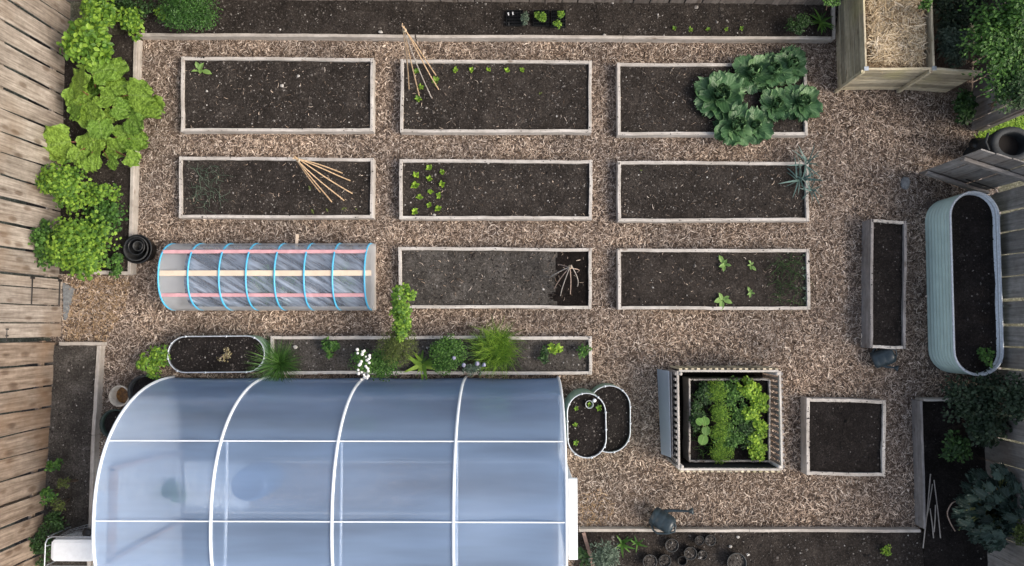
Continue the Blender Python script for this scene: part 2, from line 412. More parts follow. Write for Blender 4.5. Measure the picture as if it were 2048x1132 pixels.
def T_blade(s=5):
    v = []; f = []
    for i in range(s + 1):
        u = i / s; wv = .5 * (1 - u) ** .6 * min(1, .5 + u * 3); z = -u * u * .35
        v += [(u, wv, z), (u, -wv, z)]
    f = [(2 * i, 2 * i + 1, 2 * i + 3, 2 * i + 2) for i in range(s)]
    return np.array(v, float), [np.array(f)]
TPL = {'oval': T_oval(), 'small': T_small(), 'lobed': T_lobed(), 'lobed3': T_lobed(3), 'blade': T_blade()}
def leaves(mb, p, d, n, Ln, Wd, tpl='oval', m=0):
    """vectorised leaves: p base, d axis, n normal, Ln length, Wd width"""
    tv, tf = TPL[tpl]; k = len(tv); p = np.asarray(p, float); K = len(p)
    d = nrm(d); s = nrm(np.cross(n, d)); nn = np.cross(d, s)
    Ln = np.broadcast_to(Ln, (K,)); Wd = np.broadcast_to(Wd, (K,))
    V = p[:, None, :] + tv[None, :, 0:1] * (Ln[:, None, None] * d[:, None, :]) + tv[None, :, 1:2] * (Wd[:, None, None] * s[:, None, :]) + tv[None, :, 2:3] * (Ln[:, None, None] * nn[:, None, :])
    off = (np.arange(K) * k)[:, None, None]
    n0 = mb.n
    mb.v.append(V.reshape(-1, 3)); mb.uv.append(np.zeros((K * k, 3))); mb.n += K * k
    for f in tf: mb.f.append(((f[None] + off).reshape(-1, f.shape[1]) + n0, m, False))
def gleaf(mb, base, d, n, Ln, Wd, shape='cab', cup=.3, ruf=.05, droop=0.0, nu=9, nv=8, rs=None, m=0, lobe=.07, crk=0.0):
    """one big leaf as a smooth ruffled grid carrying leaf coordinates"""
    rs = rs or random; d = nrm(d); s = nrm(np.cross(n, d)); nn = np.cross(d, s)
    V = []; UVs = []; p1, p2 = rs.random() * 6, rs.random() * 6
    for i in range(nu):
        u = i / (nu - 1)
        if shape == 'cab': wv = .5 * (math.sin(math.pi * min(1, (u * .80 + .13)))) ** .55
        elif shape == 'heart': wv = .58 * (math.sin(math.pi * min(1, (u * .78 + .17)))) ** .42
        elif shape == 'round': wv = .52 * math.sqrt(max(0.02, 1 - (2 * u - 1) ** 2))
        else: wv = .5 * (math.sin(math.pi * min(1, u * .94 + .05))) ** .9
        for j in range(nv):
            v = -1 + 2 * j / (nv - 1)
            e = max(abs(v), u) ** 4
            z = cup * (v * v * .35 + u * u * .3) - droop * u * u + ruf * e * (math.sin(v * 7 + u * 9 + p1) + .6 * math.sin(v * 13 - u * 5 + p2))
            z += crk * (math.sin(u * 19 + p1) * math.sin(v * 13 + p2) + .7 * math.sin(v * 23 + u * 9))
            back = -.12 * abs(v) ** 1.5 * (1 - u) if shape in ('heart', 'round') else 0
            rj = 1 + (lobe * e * (math.sin(u * 15 + v * 11 + p2) + .5 * math.sin(u * 31 - v * 17 + p1)) if shape != 'round' else 0)
            V.append(np.asarray(base) + d * (u + back) * Ln * rj + s * v * wv * Wd * rj + nn * z * Ln); UVs.append((u, v, 0))
    F_ = [(i * nv + j, i * nv + j + 1, (i + 1) * nv + j + 1, (i + 1) * nv + j) for i in range(nu - 1) for j in range(nv - 1)]
    mb.add(V, np.array(F_), m, True, UVs)

def bush(name, label, cat, px, py, rx, ry, h, mat, n, leaf, tpl='oval', z0=0.05, group=None, wfac=.8, extra=None, stems=6, stemmat=None, seed=None, nclump=None, flat=.75, tagkind=None):
    """leafy shrub: leaves in lumpy clumps round an uneven crown, over woody stems"""
    seed = seed if seed is not None else int(px * 7 + py * 13) % 99991
    r = np.random.default_rng(seed)
    zm = z0 + h * .6; c = P(px, py, zm); RX = M_PX(rx, zm); RY = M_PX(ry, zm); RZ = h * .5
    base = np.array([c[0], c[1], z0])
    o = thing(name, label, cat, base, group)
    n = int(n * 1.7); K = nclump or max(7, int(n / 40)); rx *= 1.08; ry *= 1.08; RX *= 1.08; RY *= 1.08
    dirs = nrm(r.normal(size=(K, 3))); dirs[:, 2] = np.abs(dirs[:, 2]) * .8 - .15
    rad = np.sqrt(r.uniform(.05, .72, K))[:, None]
    cc = c + dirs * rad * np.array([RX, RY, RZ]) * 1.0
    cr = r.uniform(.22, .40, K) * (RX * RY) ** .5
    k = r.integers(0, K, n)
    dd = nrm(r.normal(size=(n, 3))); dd[:, 2] = np.where(dd[:, 2] < -.3, -dd[:, 2], dd[:, 2])
    p = cc[k] + dd * (cr[k] * r.uniform(.45, 1.05, n))[:, None] * np.array([1, 1, flat])
    p[:, 2] = np.clip(p[:, 2], z0 + .01, z0 + h * 1.15)
    nn = nrm(dd * .45 + UP * .75 + r.normal(size=(n, 3)) * .33)
    ax = nrm(dd * np.array([1, 1, .2]) + r.normal(size=(n, 3)) * .55); ax = nrm(ax - nn * np.sum(ax * nn, 1, keepdims=True))
    Ls = leaf * r.uniform(.6, 1.25, n)
    mb = MB(); leaves(mb, p, ax, nn, Ls, Ls * wfac, tpl)
    mb.build('foliage', L[mat], o)
    ms = MB()
    for i in range(min(stems, K)):
        q = cc[i]; mid_ = (base + q) / 2 + np.array([(q - base)[0] * .1, (q - base)[1] * .1, .04])
        tube(ms, [base + r.normal(size=3) * [.02, .02, 0], mid_, q], [.009, .007, .004], 5)
    if stems: ms.build('stem', stemmat or BARK, o)
    return o
def rosette(name, label, cat, px, py, rpx, z0, h, mat, n, wf, tpl='blade', group=None, rise=(.2, 1.2), seed=0, spread=.08):
    """leaves springing from one crown"""
    r = np.random.default_rng(int(px * 3 + py * 5 + seed)); c = P(px, py, z0); R = M_PX(rpx, z0)
    a = np.arange(n) * 2.39996 + r.normal(size=n) * .2; el = r.uniform(rise[0], rise[1], n)
    d = np.stack([np.cos(a) * np.cos(el), np.sin(a) * np.cos(el), np.sin(el)], 1)
    Ls = R * r.uniform(.75, 1.15, n) / np.maximum(np.cos(el), .55)
    nn = nrm(UP - d * d[:, 2:3] + r.normal(size=(n, 3)) * .12)
    mb = MB(); p = np.repeat(c[None], n, 0) + r.normal(size=(n, 3)) * [R * spread, R * spread, .004]
    leaves(mb, p, d, nn, Ls, Ls * wf, tpl)
    o = mb.build(name, L[mat], origin=c); return tag(o, label, cat, group)

# ------------------------------------------------------------------ ground
def inpoly(x, y, poly):
    c = np.zeros(len(x), bool); n = len(poly)
    for i in range(n):
        x0, y0 = poly[i]; x1, y1 = poly[(i + 1) % n]
        k = ((y0 > y) != (y1 > y)); c ^= k & (x < (x1 - x0) * (y - y0) / (y1 - y0 + 1e-12) + x0)
    return c
def pxpoly(pts, z=0.0): return [tuple(P(a, b, z)[:2]) for a, b in pts]

def crumbs(mb, x, y, z, size, r, m=1):
    K = len(x); o = np.array([(1, 0, 0), (0, 1, 0), (-1, 0, 0), (0, -1, 0), (0, 0, 1), (0, 0, -1)], float)
    V = o[None] * (size * r.uniform(.6, 1.3, (K,)))[:, None, None] * r.uniform(.5, 1.3, (K, 6, 1)) * np.array([1, 1, .6])
    a = r.uniform(0, 6.28, K); ca, sa = np.cos(a), np.sin(a)
    X = V[..., 0] * ca[:, None] - V[..., 1] * sa[:, None]; Y = V[..., 0] * sa[:, None] + V[..., 1] * ca[:, None]
    V = np.stack([X + x[:, None], Y + y[:, None], V[..., 2] + z[:, None]], -1)
    f = np.array([(0, 1, 4), (1, 2, 4), (2, 3, 4), (3, 0, 4), (1, 0, 5), (2, 1, 5), (3, 2, 5), (0, 3, 5)])
    n0 = mb.n; mb.v.append(V.reshape(-1, 3)); mb.uv.append(np.zeros((K * 6, 3))); mb.n += K * 6
    mb.f.append(((f[None] + (np.arange(K) * 6)[:, None, None]).reshape(-1, 3) + n0, m, False))
def soil_grid(mb, q, z, amp=.012, res=.03, dens=380, seed=1, split=None, csize=.0075):
    """q four world corners (TL,TR,BR,BL)"""
    q = np.array([np.asarray(p)[:2] for p in q]); r = np.random.default_rng(seed)
    lx = max(np.linalg.norm(q[1] - q[0]), np.linalg.norm(q[2] - q[3])); ly = max(np.linalg.norm(q[3] - q[0]), np.linalg.norm(q[2] - q[1]))
    nx = max(4, int(lx / res)); ny = max(4, int(ly / res))
    U, Vv = np.meshgrid(np.linspace(0, 1, nx), np.linspace(0, 1, ny))
    def at(u, v): return (q[0] * ((1 - u) * (1 - v))[..., None] + q[1] * (u * (1 - v))[..., None] + q[2] * (u * v)[..., None] + q[3] * ((1 - u) * v)[..., None])
    XY = at(U, Vv)
    def hz(x, y): return z + amp * ((vnoise(x, y, .28, seed) - .5) * 1.6 + (vnoise(x, y, .07, seed + 1) - .5) * 1.0)
    Z = hz(XY[..., 0], XY[..., 1]) + r.normal(size=U.shape) * .0025
    V3 = np.concatenate([XY, Z[..., None]], -1).reshape(-1, 3)
    I = np.arange((ny - 1) * nx).reshape(ny - 1, nx)[:, :-1]
    f = np.stack([I, I + nx, I + nx + 1, I + 1], -1).reshape(-1, 4)
    if split is None: mb.add(V3, f, 0, True)
    else:
        fu = (f[:, 0] % nx) / (nx - 1) + .07 * (vnoise(V3[f[:, 0], 1], V3[f[:, 0], 0], .16, 5) - .5) + .03 * (vnoise(V3[f[:, 0], 1], V3[f[:, 0], 0], .04, 6) - .5)
        mb.add(V3, f[fu < split], 0, True); mb.add(V3, f[fu >= split], 2, True)
    K = int(lx * ly * dens); u = r.random(K); v = r.random(K)
    if split is not None: keep = u < split + .01; u = u[keep]; v = v[keep]
    p = at(u, v); crumbs(mb, p[:, 0], p[:, 1], hz(p[:, 0], p[:, 1]) + .002, csize * (1 + r.exponential(.5, len(u))), r)

g = MB(); R_ = 60; g.add([(-R_, -R_, -.02), (R_, -R_, -.02), (R_, R_, -.02), (-R_, R_, -.02)], [(0, 1, 2, 3)])
OUTG = soilm('outside_ground', (.13, .13, .09), (.30, .29, .24), .5)
tag(g.build('ground', OUTG), kind='structure')
PATH = [(262, 60), (1680, 60), (1690, 60), (1985, 60), (1965, 270), (2010, 330), (1990, 400), (2005, 760), (1900, 790), (1845, 800), (1850, 1064), (1190, 1064), (1190, 1400), (150, 1400), (205, 690), (100, 690), (118, 545), (262, 550)]
pp = pxpoly(PATH)
g = MB(); g.add([(x, y, 0.0) for x, y in pp], [tuple(range(len(pp) - 1, -1, -1))])
tag(g.build('path', MULCH), kind='structure')

# border soils
def border(q, z, seed, mats=None, dens=420, amp=.02):
    mb = MB(); qq = [P(a, b, z) for a, b in q]; soil_grid(mb, qq, z, amp, .04, dens, seed)
    return tag(mb.build('soil', mats or [SOIL, CRUMB]), kind='structure')
border([(60, -90), (1700, -90), (1668, 74), (262, 69)], .13, 11)
border([(60, 69), (268, 69), (256, 548), (50, 548)], .13, 12)
border([(50, 690), (193, 690), (182, 1250), (20, 1250)], .12, 13, [SOILG, CRUMB], 700)
border([(1150, 1064), (1846, 1064), (1846, 1250), (1150, 1250)], .08, 14, [SOIL, CRUMB], 520)
border([(1843, 800), (2000, 800), (2020, 1250), (1850, 1250)], .10, 15, [SOILB, CRUMBB], 300)

# bark chips as loose litter over the path
BEDS = [
 ('R1B1', [(362, 113), (747, 116), (746, 262), (361, 263)]), ('R1B2', [(801, 118), (1184, 121), (1183, 265), (800, 264)]),
 ('R1B3', [(1234, 125), (1613, 127), (1616, 270), (1235, 270)]), ('R2B1', [(358, 313), (747, 316), (746, 436), (357, 436)]),
 ('R2B2', [(799, 318), (1185, 320), (1184, 439), (798, 438)]), ('R2B3', [(1235, 322), (1617, 323), (1619, 442), (1236, 443)]),
 ('R3B1', [(345, 493), (748, 492), (748, 619), (345, 618)]), ('R3B2', [(796, 494), (1184, 496), (1183, 618), (797, 616)]),
 ('R3B3', [(1235, 497), (1619, 498), (1621, 619), (1236, 619)]), ('LONG', [(541, 672), (1184, 673), (1184, 749), (541, 749)]),
 ('NARROW', [(1742, 438), (1814, 442), (1812, 698), (1740, 696)]), ('SQUARE', [(1613, 796), (1772, 801), (1771, 953), (1613, 950)])]
holes = [pxpoly(q, .15) for _, q in BEDS] + [pxpoly([(1342, 735), (1540, 735), (1540, 922), (1342, 922)], 0)] + [pxpoly([(345, 675), (515, 675), (515, 745), (345, 745)], .0), pxpoly([(1850, 400), (1940, 400), (1945, 740), (1855, 740)], 0), pxpoly([(1690, 30), (2000, 30), (1950, 180), (1682, 180)], 0)]
def chips(name, mat, poly, dens, ln, wd, seed, lift=.022, holes=holes, kind='stuff', label=None, zf=None):
    r = np.random.default_rng(seed); A = np.array(poly); lo = A.min(0); hi = A.max(0)
    K = int((hi[0] - lo[0]) * (hi[1] - lo[1]) * dens)
    x = r.uniform(lo[0], hi[0], K); y = r.uniform(lo[1], hi[1], K); k = inpoly(x, y, poly)
    for h_ in holes: k &= ~inpoly(x, y, h_)
    x = x[k]; y = y[k]; K = len(x)
    Ln = ln * np.exp(r.normal(size=K) * .45); Ln = np.minimum(Ln, ln * 2.4); W = wd * np.exp(r.normal(size=K) * .35); a = r.uniform(0, 6.283, K); ti = r.normal(size=K) * .16
    bz = r.uniform(0.004, lift, K) + (zf(x, y) if zf is not None else 0)
    d = np.stack([np.cos(a) * np.cos(ti), np.sin(a) * np.cos(ti), np.sin(ti)], 1); s = np.stack([-np.sin(a), np.cos(a), r.normal(size=K) * .35], 1)
    c = np.stack([x, y, bz], 1)
    bend = s * (r.normal(size=K) * .12 * Ln)[:, None]
    e = d * Ln[:, None] / 2; ss = s * W[:, None] / 2; up = np.array([0, 0, 1.0]) * (W * .45)[:, None]
    V = np.stack([c - e + ss * .6, c - e * 1.05, c - e - ss * .6, c + bend + ss, c + bend + up, c + bend - ss, c + e + ss * .5, c + e * 1.05, c + e - ss * .5], 1)
    f = np.array([(0, 3, 4, 1), (1, 4, 5, 2), (3, 6, 7, 4), (4, 7, 8, 5)])[:, ::-1]
    mb = MB(); mb.v.append(V.reshape(-1, 3)); mb.uv.append(np.zeros((K * 9, 3))); mb.n = K * 9
    mb.f.append(((f[None] + (np.arange(K) * 9)[:, None, None]).reshape(-1, 4), 0, False))
    o = mb.build(name, mat); tag(o, label, None, None, kind); return o
tag(chips('bark_mulch', CHIP, pp, 2300, .050, .0092, 3), 'shredded brown bark mulch covering the paths between the beds', 'mulch')
tag(chips('dry_straw_litter', STRAWB, pxpoly([(130, 565), (200, 552), (262, 560), (250, 620), (200, 700), (128, 685)]), 1500, .05, .008, 4, .035), 'tan dry litter heaped by the left gate', 'litter')
tag(chips('dry_chip_litter', STRAWB, pxpoly([(1160, 985), (1200, 975), (1230, 1010), (1215, 1050), (1160, 1052)]), 900, .05, .008, 5, .03), 'patch of tan chips beside the white greenhouse door', 'litter')

sp = [pxpoly(q, .14) for k_, q in BEDS if k_[0] == 'R' and k_ != 'R3B1']
for i_, q_ in enumerate(sp):
    q_ = np.array(q_); q_ = q_.mean(0) + (q_ - q_.mean(0)) * [.96, .9]
    tag(chips('stray_chips', CHIP, [tuple(v) for v in q_], 55, .035, .006, 200 + i_, .012, [], zf=lambda x, y: np.full(len(x), .142)), 'stray bark threads scattered on the soil of the %s bed' % ('left top row', 'middle top row', 'right top row', 'left second row', 'middle second row', 'right second row', 'middle third row', 'right third row')[i_], 'litter')
# ------------------------------------------------------------------ raised beds
def bed(key, label, soil=None, h=.18, t=.05, dep=.045, woodset=BEDW, group='timber raised beds', seed=1, split=None, dens=750, name='raised_bed'):
    q = [P(a, b, h) for a, b in dict(BEDS)[key]]; TL, TR, BR, BL = q
    c = (TL + TR + BR + BL) / 4; o = thing(name, label, 'raised bed', (c[0], c[1], 0), group)
    vert = abs(TR[0] - TL[0]) < abs(TL[1] - BL[1]) 
    def inn(a, b, f): return a + nrm(b - a) * f
    L0 = (inn(TL, TR, t / 2), inn(BL, BR, t / 2)); R0 = (inn(TR, TL, t / 2), inn(BR, BL, t / 2))
    for (a, b) in (L0, R0):
        mb = MB(); beam(mb, a, b, t, h + .02, seg=8, jit=.005); mb.build('side_board', woodset[1], o)
    T0 = (inn(TL, BL, t / 2), inn(TR, BR, t / 2)); B0 = (inn(BL, TL, t / 2), inn(BR, TR, t / 2))
    for (a, b) in (T0, B0):
        a2 = inn(a, b, t + .001); b2 = inn(b, a, t + .001); a2 = a2 - UP * .003; b2 = b2 - UP * .003
        mb = MB(); beam(mb, a2, b2, t, h + .017, seg=16, jit=.006); mb.build('side_board', woodset[0], o)
    g = MB()
    for p, ax in ((TL, 1), (TR, -1), (BR, -1), (BL, 1)): pass
    mb = MB(); z = h - dep
    i1 = [inn(inn(TL, TR, t * .7), BL, t * .7), inn(inn(TR, TL, t * .7), BR, t * .7), inn(inn(BR, BL, t * .7), TR, t * .7), inn(inn(BL, BR, t * .7), TL, t * .7)]
    soil_grid(mb, i1, z, .014, .028, dens, seed, split)
    r_ = np.random.default_rng(seed + 500); K = 90; e_ = r_.integers(0, 4, K); u_ = r_.random((K, 1)); cs = np.array([TL, TR, BR, BL]); ci = (TL + TR + BR + BL) / 4
    pt = cs[e_] * (1 - u_) + cs[(e_ + 1) % 4] * u_; pt = pt + nrm(ci - pt) * r_.uniform(.005, t * 1.1, (K, 1)) * [1, 1, 0]
    crumbs(mb, pt[:, 0], pt[:, 1], np.full(K, h + .001), .005 * (1 + r_.exponential(.5, K)), r_)
    mb.build('soil', (soil or [SOIL, CRUMB]), o)
    return o
bed('R1B1', 'wide raised bed of bare soil with one small brassica seedling near its top left corner', seed=21)
bed('R1B2', 'wide raised bed with a bamboo cane wigwam standing over its upper left corner', seed=22)
bed('R1B3', 'wide raised bed whose right end is crowded with big green cabbages', seed=23)
bed('R2B1', 'raised bed with thin onion wisps on the left and a bundle of splayed bamboo canes', seed=24)
bed('R2B2', 'raised bed with a small block of lime lettuce seedlings at its left end', seed=25)
bed('R2B3', 'raised bed of bare dark soil with blue green leeks at its top right corner', [SOIL, CRUMB], seed=26)
bed('R3B1', 'raised bed lying under the low plastic cloche with blue hoops', seed=27)
bed('R3B2', 'raised bed half covered in pale grit with a black wet patch at its right end', [SOILG, CRUMB, SOILW], seed=28, split=.80, dens=800)
bed('R3B3', 'raised bed with four brassica seedlings and a tangle of onion leaves at its right end', [SOIL, CRUMB], seed=29, dens=260)
bed('LONG', 'long narrow timber bed of mixed herbs and flowers beside the greenhouse', [SOILG, CRUMB], seed=30, h=.22, dens=900, name='herb_bed')
bed('NARROW', 'upright narrow grey trough of bare dark soil left of the tall corrugated planter', [SOILB, CRUMBB], seed=31, h=.30, woodset=[BEDW[0], DARKW[1], BEDW[2]], t=.045, name='trough_bed')
bed('SQUARE', 'square grey timber bed of bare dark soil right of the slatted crate', [SOILB, CRUMBB], seed=32, h=.24, woodset=[BEDW[0], BEDW[1], BEDW[2]], t=.05, dens=500, name='square_bed')

# edgings round the borders
def edging(label, runs, h, t=.05, name='timber_edging', ws=EDGW, group='edging boards of the borders'):
    a0 = P(*runs[0][0], 0); o = thing(name, label, 'edging', (a0[0], a0[1], 0), group)
    for (p, q_, ax) in runs:
        a = P(p[0], p[1], h); b = P(q_[0], q_[1], h); Ld = np.linalg.norm(b - a); k = max(1, round(Ld / 3.0))
        for i in range(k):
            s = a + (b - a) * (i / k); e = a + (b - a) * ((i + 1) / k - .0012)
            mb = MB(); beam(mb, s, e, t, h + .02, seg=14, jit=.004); mb.build('board', ws[ax], o)
    return o
edging('long timber edging board along the top border below the back fence', [((276, 68.5), (830, 72), 0), ((832, 72), (1664, 76), 0), ((1668, 12), (1668, 77), 1)], .17)
edging('timber edging along the leafy left border beside the first bed column', [((271, 75), (258, 548), 1), ((255, 546), (150, 543), 0)], .18, .055)
edging('timber edging of the narrow bottom left border by the gate', [((118, 687), (203, 688), 0), ((197, 692), (186, 870), 1), ((186, 871), (174, 1200), 1)], .16, .055, ws=EDGW)
edging('timber edging along the bottom border under the fallen watering can', [((1158, 1061), (1842, 1062), 0)], .14, .045)
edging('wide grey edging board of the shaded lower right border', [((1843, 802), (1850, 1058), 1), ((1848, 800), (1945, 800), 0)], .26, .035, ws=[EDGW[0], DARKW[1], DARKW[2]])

# ------------------------------------------------------------------ fences
def fence(name, label, A, B, h, pw, ws, seed, gap=.018, z0=.02, rails=1, post=True, out=1, cat='fence', group=None, tilt=0, parent=None):
    """vertical boards from A to B; rails and posts on the outer side"""
    r = random.Random(seed); A = np.array([*A[:2], 0.]); B = np.array([*B[:2], 0.]); Ld = np.linalg.norm(B - A); d = (B - A) / Ld
    n = np.array([-d[1], d[0], 0]) * out
    o = parent or thing(name, label, cat, A, group); mb = MB(); s = 0.0
    while s < Ld:
        wdt = min(pw * r.uniform(.88, 1.12), Ld - s)
        if wdt < .05: break
        c = A + d * (s + wdt / 2) + n * r.uniform(-.004, .006); c2 = c + d * r.uniform(-.008, .008) + n * (r.uniform(-.01, .012) + tilt)
        top = h + r.uniform(-.006, .006)
        beam(mb, c + UP * z0, c2 + UP * top, wdt - gap * r.uniform(.5, 1.5), .019, up=n, seg=12, jit=.0022, top=False, ch=.003, wj=.042)
        s += wdt
    mb.build('board_panel', ws[2], o)
    if rails:
        for z in (.35, h - .35):
            m2 = MB(); beam(m2, A + n * .06 + UP * z, B + n * .06 + UP * z, .05, .09, seg=3, jit=.002); m2.build('rail', ws[0] if abs(d[0]) > abs(d[1]) else ws[1], o)
    if post:
        k = max(1, round(Ld / 2.4))
        for i in range(k + 1):
            c = A + d * (.06 + (Ld - .12) * i / k) + n * .13
            m2 = MB(); beam(m2, c, c + UP * (h + .03), .09, .09, up=n, top=False); m2.build('post', ws[2], o)
    return o
FH = 1.85
fence('board_fence', 'sunlit weathered board fence behind the leafy left border', P(146, -150), P(127, 556), FH, .325, LFEN, 1, out=-1, gap=.034)
fence('board_fence', 'brown board fence below the gate beside the narrow soil border', P(118, 681), P(80, 1300), FH, .33, LFEN2, 2, out=-1, gap=.034)
fence('back_fence', 'dark brown board fence across the top of the garden', P(120, 3), P(2000, 18), FH, .285, TFEN, 3, out=1)
fence('grey_fence', 'grey board fence under the overhanging shrub in the top right corner', P(1958, -150), P(1942, 264), FH, .32, RFEN, 4, out=1, gap=.025)
fence('grey_fence', 'grey board fence with bright gaps behind the tall corrugated planter', P(1962, 392), P(1962, 770), FH, .345, RFEN, 5, out=1, gap=.034)
fence('grey_fence', 'dark grey board fence behind the big kale plant at the lower right', P(1960, 772), P(1972, 1300), FH, .36, RFEN, 6, out=1, gap=.012)

# left gate with latch and drop bars
A = P(129, 559); B = P(127, 674); gt = thing('garden_gate', 'closed board gate with black iron fittings in the left fence', 'gate', (A[0], A[1], 0))
mb = MB(); r = random.Random(5); ys = [A[1], P(129, 580)[1], P(129, 612)[1], P(129, 646)[1], B[1]]
for i in range(4):
    ya, yb = ys[i] - .008, ys[i + 1] + .008
    c = np.array([A[0], (ya + yb) / 2, .06]); beam(mb, c, c + np.array([r.uniform(-.01, .01), 0, FH - .1]), ya - yb, .022, up=np.array([1., 0, 0]), seg=8, jit=.002, top=False)
mb.build('board_panel', LFEN[2], gt)
for z in (.35, 1.45):
    mb = MB(); beam(mb, np.array([A[0] - .05, A[1], z]), np.array([A[0] - .05, B[1], z]), .045, .09); mb.build('rail', LFEN[1], gt)
def at_x(xw, px_y, z): # point on the gate face at height z seen at row px_y
    q = P(500, px_y, z); return np.array([xw, q[1], z])
xf = A[0] + .018
for z in (.14, .78):
    mb = MB(); ya = A[1] - .012; yb = P(129, 611)[1]
    beam(mb, np.array([xf, ya, z]), np.array([xf, yb, z]), .03, .008, up=np.array([1., 0, 0]), top=False)
    beam(mb, np.array([xf + .003, ya + .01, z]), np.array([xf + .003, ya - .03, z]), .10, .008, up=np.array([1., 0, 0]), top=False)
    mb.build('hinge', IRON, gt)
mb = MB(); z = 1.27; yc = B[1]
beam(mb, np.array([xf, yc + .13, z]), np.array([xf, yc - .03, z]), .014, .01, up=np.array([1., 0, 0]), top=False)
for dy in (.13, .035, -.03): beam(mb, np.array([xf + .006, yc + dy - .008, z]), np.array([xf + .006, yc + dy + .012, z]), .055, .012, up=np.array([1., 0, 0]), top=False)
mb.build('latch', IRON, gt)
mb = MB(); q = [P(133, 566), P(150, 578), P(143, 610), P(134, 640), P(130, 640), P(128, 566)]
Vt = [np.array([a[0], a[1], .035]) for a in q]; Vb = [np.array([a[0], a[1], -.01]) for a in q]
mb.add(Vt + Vb, [(5, 4, 3, 2, 1, 0)] + [(i, (i + 1) % 6, 6 + (i + 1) % 6, 6 + i) for i in range(6)])
tag(mb.build('stone_slab', STONE), 'dark grey stone threshold at the foot of the left gate', 'slab')

# open gate at the right
A = P(1833, 347); B = P(1952, 386)
og = fence('open_gate', 'open grey board gate with black strap hinges at the right', A, B, 1.62, .21, RFEN, 9, out=-1, post=False, cat='gate', z0=.05, gap=.02)
dv = nrm(B - A); nn_ = np.array([-dv[1], dv[0], 0])
for z in (.45, 1.2):
    mb = MB(); a = B - dv * .45 + UP * z - nn_ * .0; side = -nn_ if nn_[0] > 0 else nn_
    fr = np.array([-.0, 0, 0]) + (nn_ * -.02 if nn_[1] < 0 else nn_ * -.02)
    beam(mb, a + fr * -1, B + UP * z - fr, .03, .01, up=nn_, top=False); beam(mb, a + fr, B + UP * z + fr, .03, .01, up=nn_, top=False); mb.build('hinge', IRON, og)
mb = MB(); blob(mb, P(1811, 366, .03), .09, 4, 0, 9, (.85, 1.1, .55)); tag(mb.build('stone', STONE, origin=P(1811, 366)), 'single grey stone on the mulch in front of the open gate', 'stone')

# outside the open gate: grass strip and a black bin
r = np.random.default_rng(5); po = pxpoly([(1948, 275), (2048, 232), (2110, 225), (2110, 262), (2030, 275), (1985, 298), (1960, 300)])
A_ = np.array(po); K = 6000; x = r.uniform(A_[:, 0].min(), A_[:, 0].max(), K); y = r.uniform(A_[:, 1].min(), A_[:, 1].max(), K); k = inpoly(x, y, po); x = x[k]; y = y[k]; K = len(x)
a = r.uniform(0, 6.28, K); d = nrm(np.stack([np.cos(a), np.sin(a), r.uniform(.5, 1.8, K)], 1)); mb = MB()
leaves(mb, np.stack([x, y, np.zeros(K)], 1), d, nrm(np.cross(d, np.stack([-np.sin(a), np.cos(a), 0 * a], 1))), r.uniform(.07, .14, K), .012, 'blade')
tag(mb.build('grass', L['lime']), 'strip of bright grass outside the open gate', 'grass', kind='stuff')
c = P(2024, 288, .8); bn = thing('wheelie_bin', 'dark bin with a round opening standing outside the open gate', 'bin', (c[0], c[1], 0))
BINP = plain('dark_blue_bin', (.02, .024, .028), .75, nz=.3)
mb = MB(); lathe(mb, (c[0], c[1], 0), [(.21, 0), (.26, .60), (.28, .74), (.28, .80), (.27, .82), (.19, .83), (.185, .80), (.17, .6)], 26, sx=1.15, sy=.95); mb.build('body', BINP, bn)
mb = MB(); lathe(mb, (c[0], c[1], .66), [(.0, 0), (.19, 0)], 20); mb.build('opening', plain('bin_dark_inside', (.008, .005, .004), .9), bn)  # black disc stands for the dark inside of the bin
mb = MB(); tube(mb, [(c[0] - .36, c[1] - .1, .82), (c[0] - .42, c[1] + .02, .84), (c[0] - .36, c[1] + .16, .82)], .018, 8); mb.build('handle', BINP, bn)
c = P(1978, 300, .3); mb = MB(); blob(mb, (c[0], c[1], .22), .27, 8, 0, 10, (1.2, .8, .8), .4); tag(mb.build('rubbish_sack', BLACKP, origin=(c[0], c[1], 0)), 'crumpled black sack on the ground beside the bin', 'sack')

# ------------------------------------------------------------------ compost bins
CZ = .93
cb = thing('compost_bin', 'tall two bay compost bin of treated planks in the top right corner', 'compost bin', tuple(P(1676, 184)))
x0, x1, x2 = P(1732, 137, CZ)[0], P(1868, 140, CZ)[0], P(1965, 144, CZ)[0]; yf = P(1732, 137, CZ)[1]; yf2 = P(1965, 143, CZ)[1]; yb = P(1732, -120, CZ)[1]
def plankwall(A, B, ws_i, name, n=6):
    mb = MB(); A = np.asarray(A, float); B = np.asarray(B, float); hh = CZ / n
    for i in range(n):
        zt = CZ - i * hh - (.0015 * i); o_ = nrm(np.cross(B - A, UP)) * random.Random(i + n).uniform(-.004, .004)
        beam(mb, A + UP * zt + o_, B + UP * zt + o_, .032, hh - .012, seg=8, jit=.003)
    return mb.build(name, COMPW[ws_i], cb)
plankwall((x0, yf - .02, 0), (x0, yb, 0), 1, 'side_wall'); plankwall((x1, yf - .03, 0), (x1, yb, 0), 1, 'divider_wall')
plankwall((x0 + .02, yf, 0), (x1 - .02, yf, 0), 0, 'front_wall'); plankwall((x1 + .02, yf, 0), (x2, yf2, 0), 0, 'front_wall')
for xx, yy in ((x0, yf), (x1, yf)):
    mb = MB(); c = np.array([xx - .045, yy - .045, 0]); beam(mb, c, c + UP * CZ, .05, .05, up=np.array([1., 0, 0]), top=False); p_ = mb.build('post', COMPW[2], cb)
    mb = MB(); box(mb, (xx - .03, yy - .035, CZ + .001), (xx + .035, yy + .03, CZ + .012), .004); mb.build('cap', STEEL, p_)
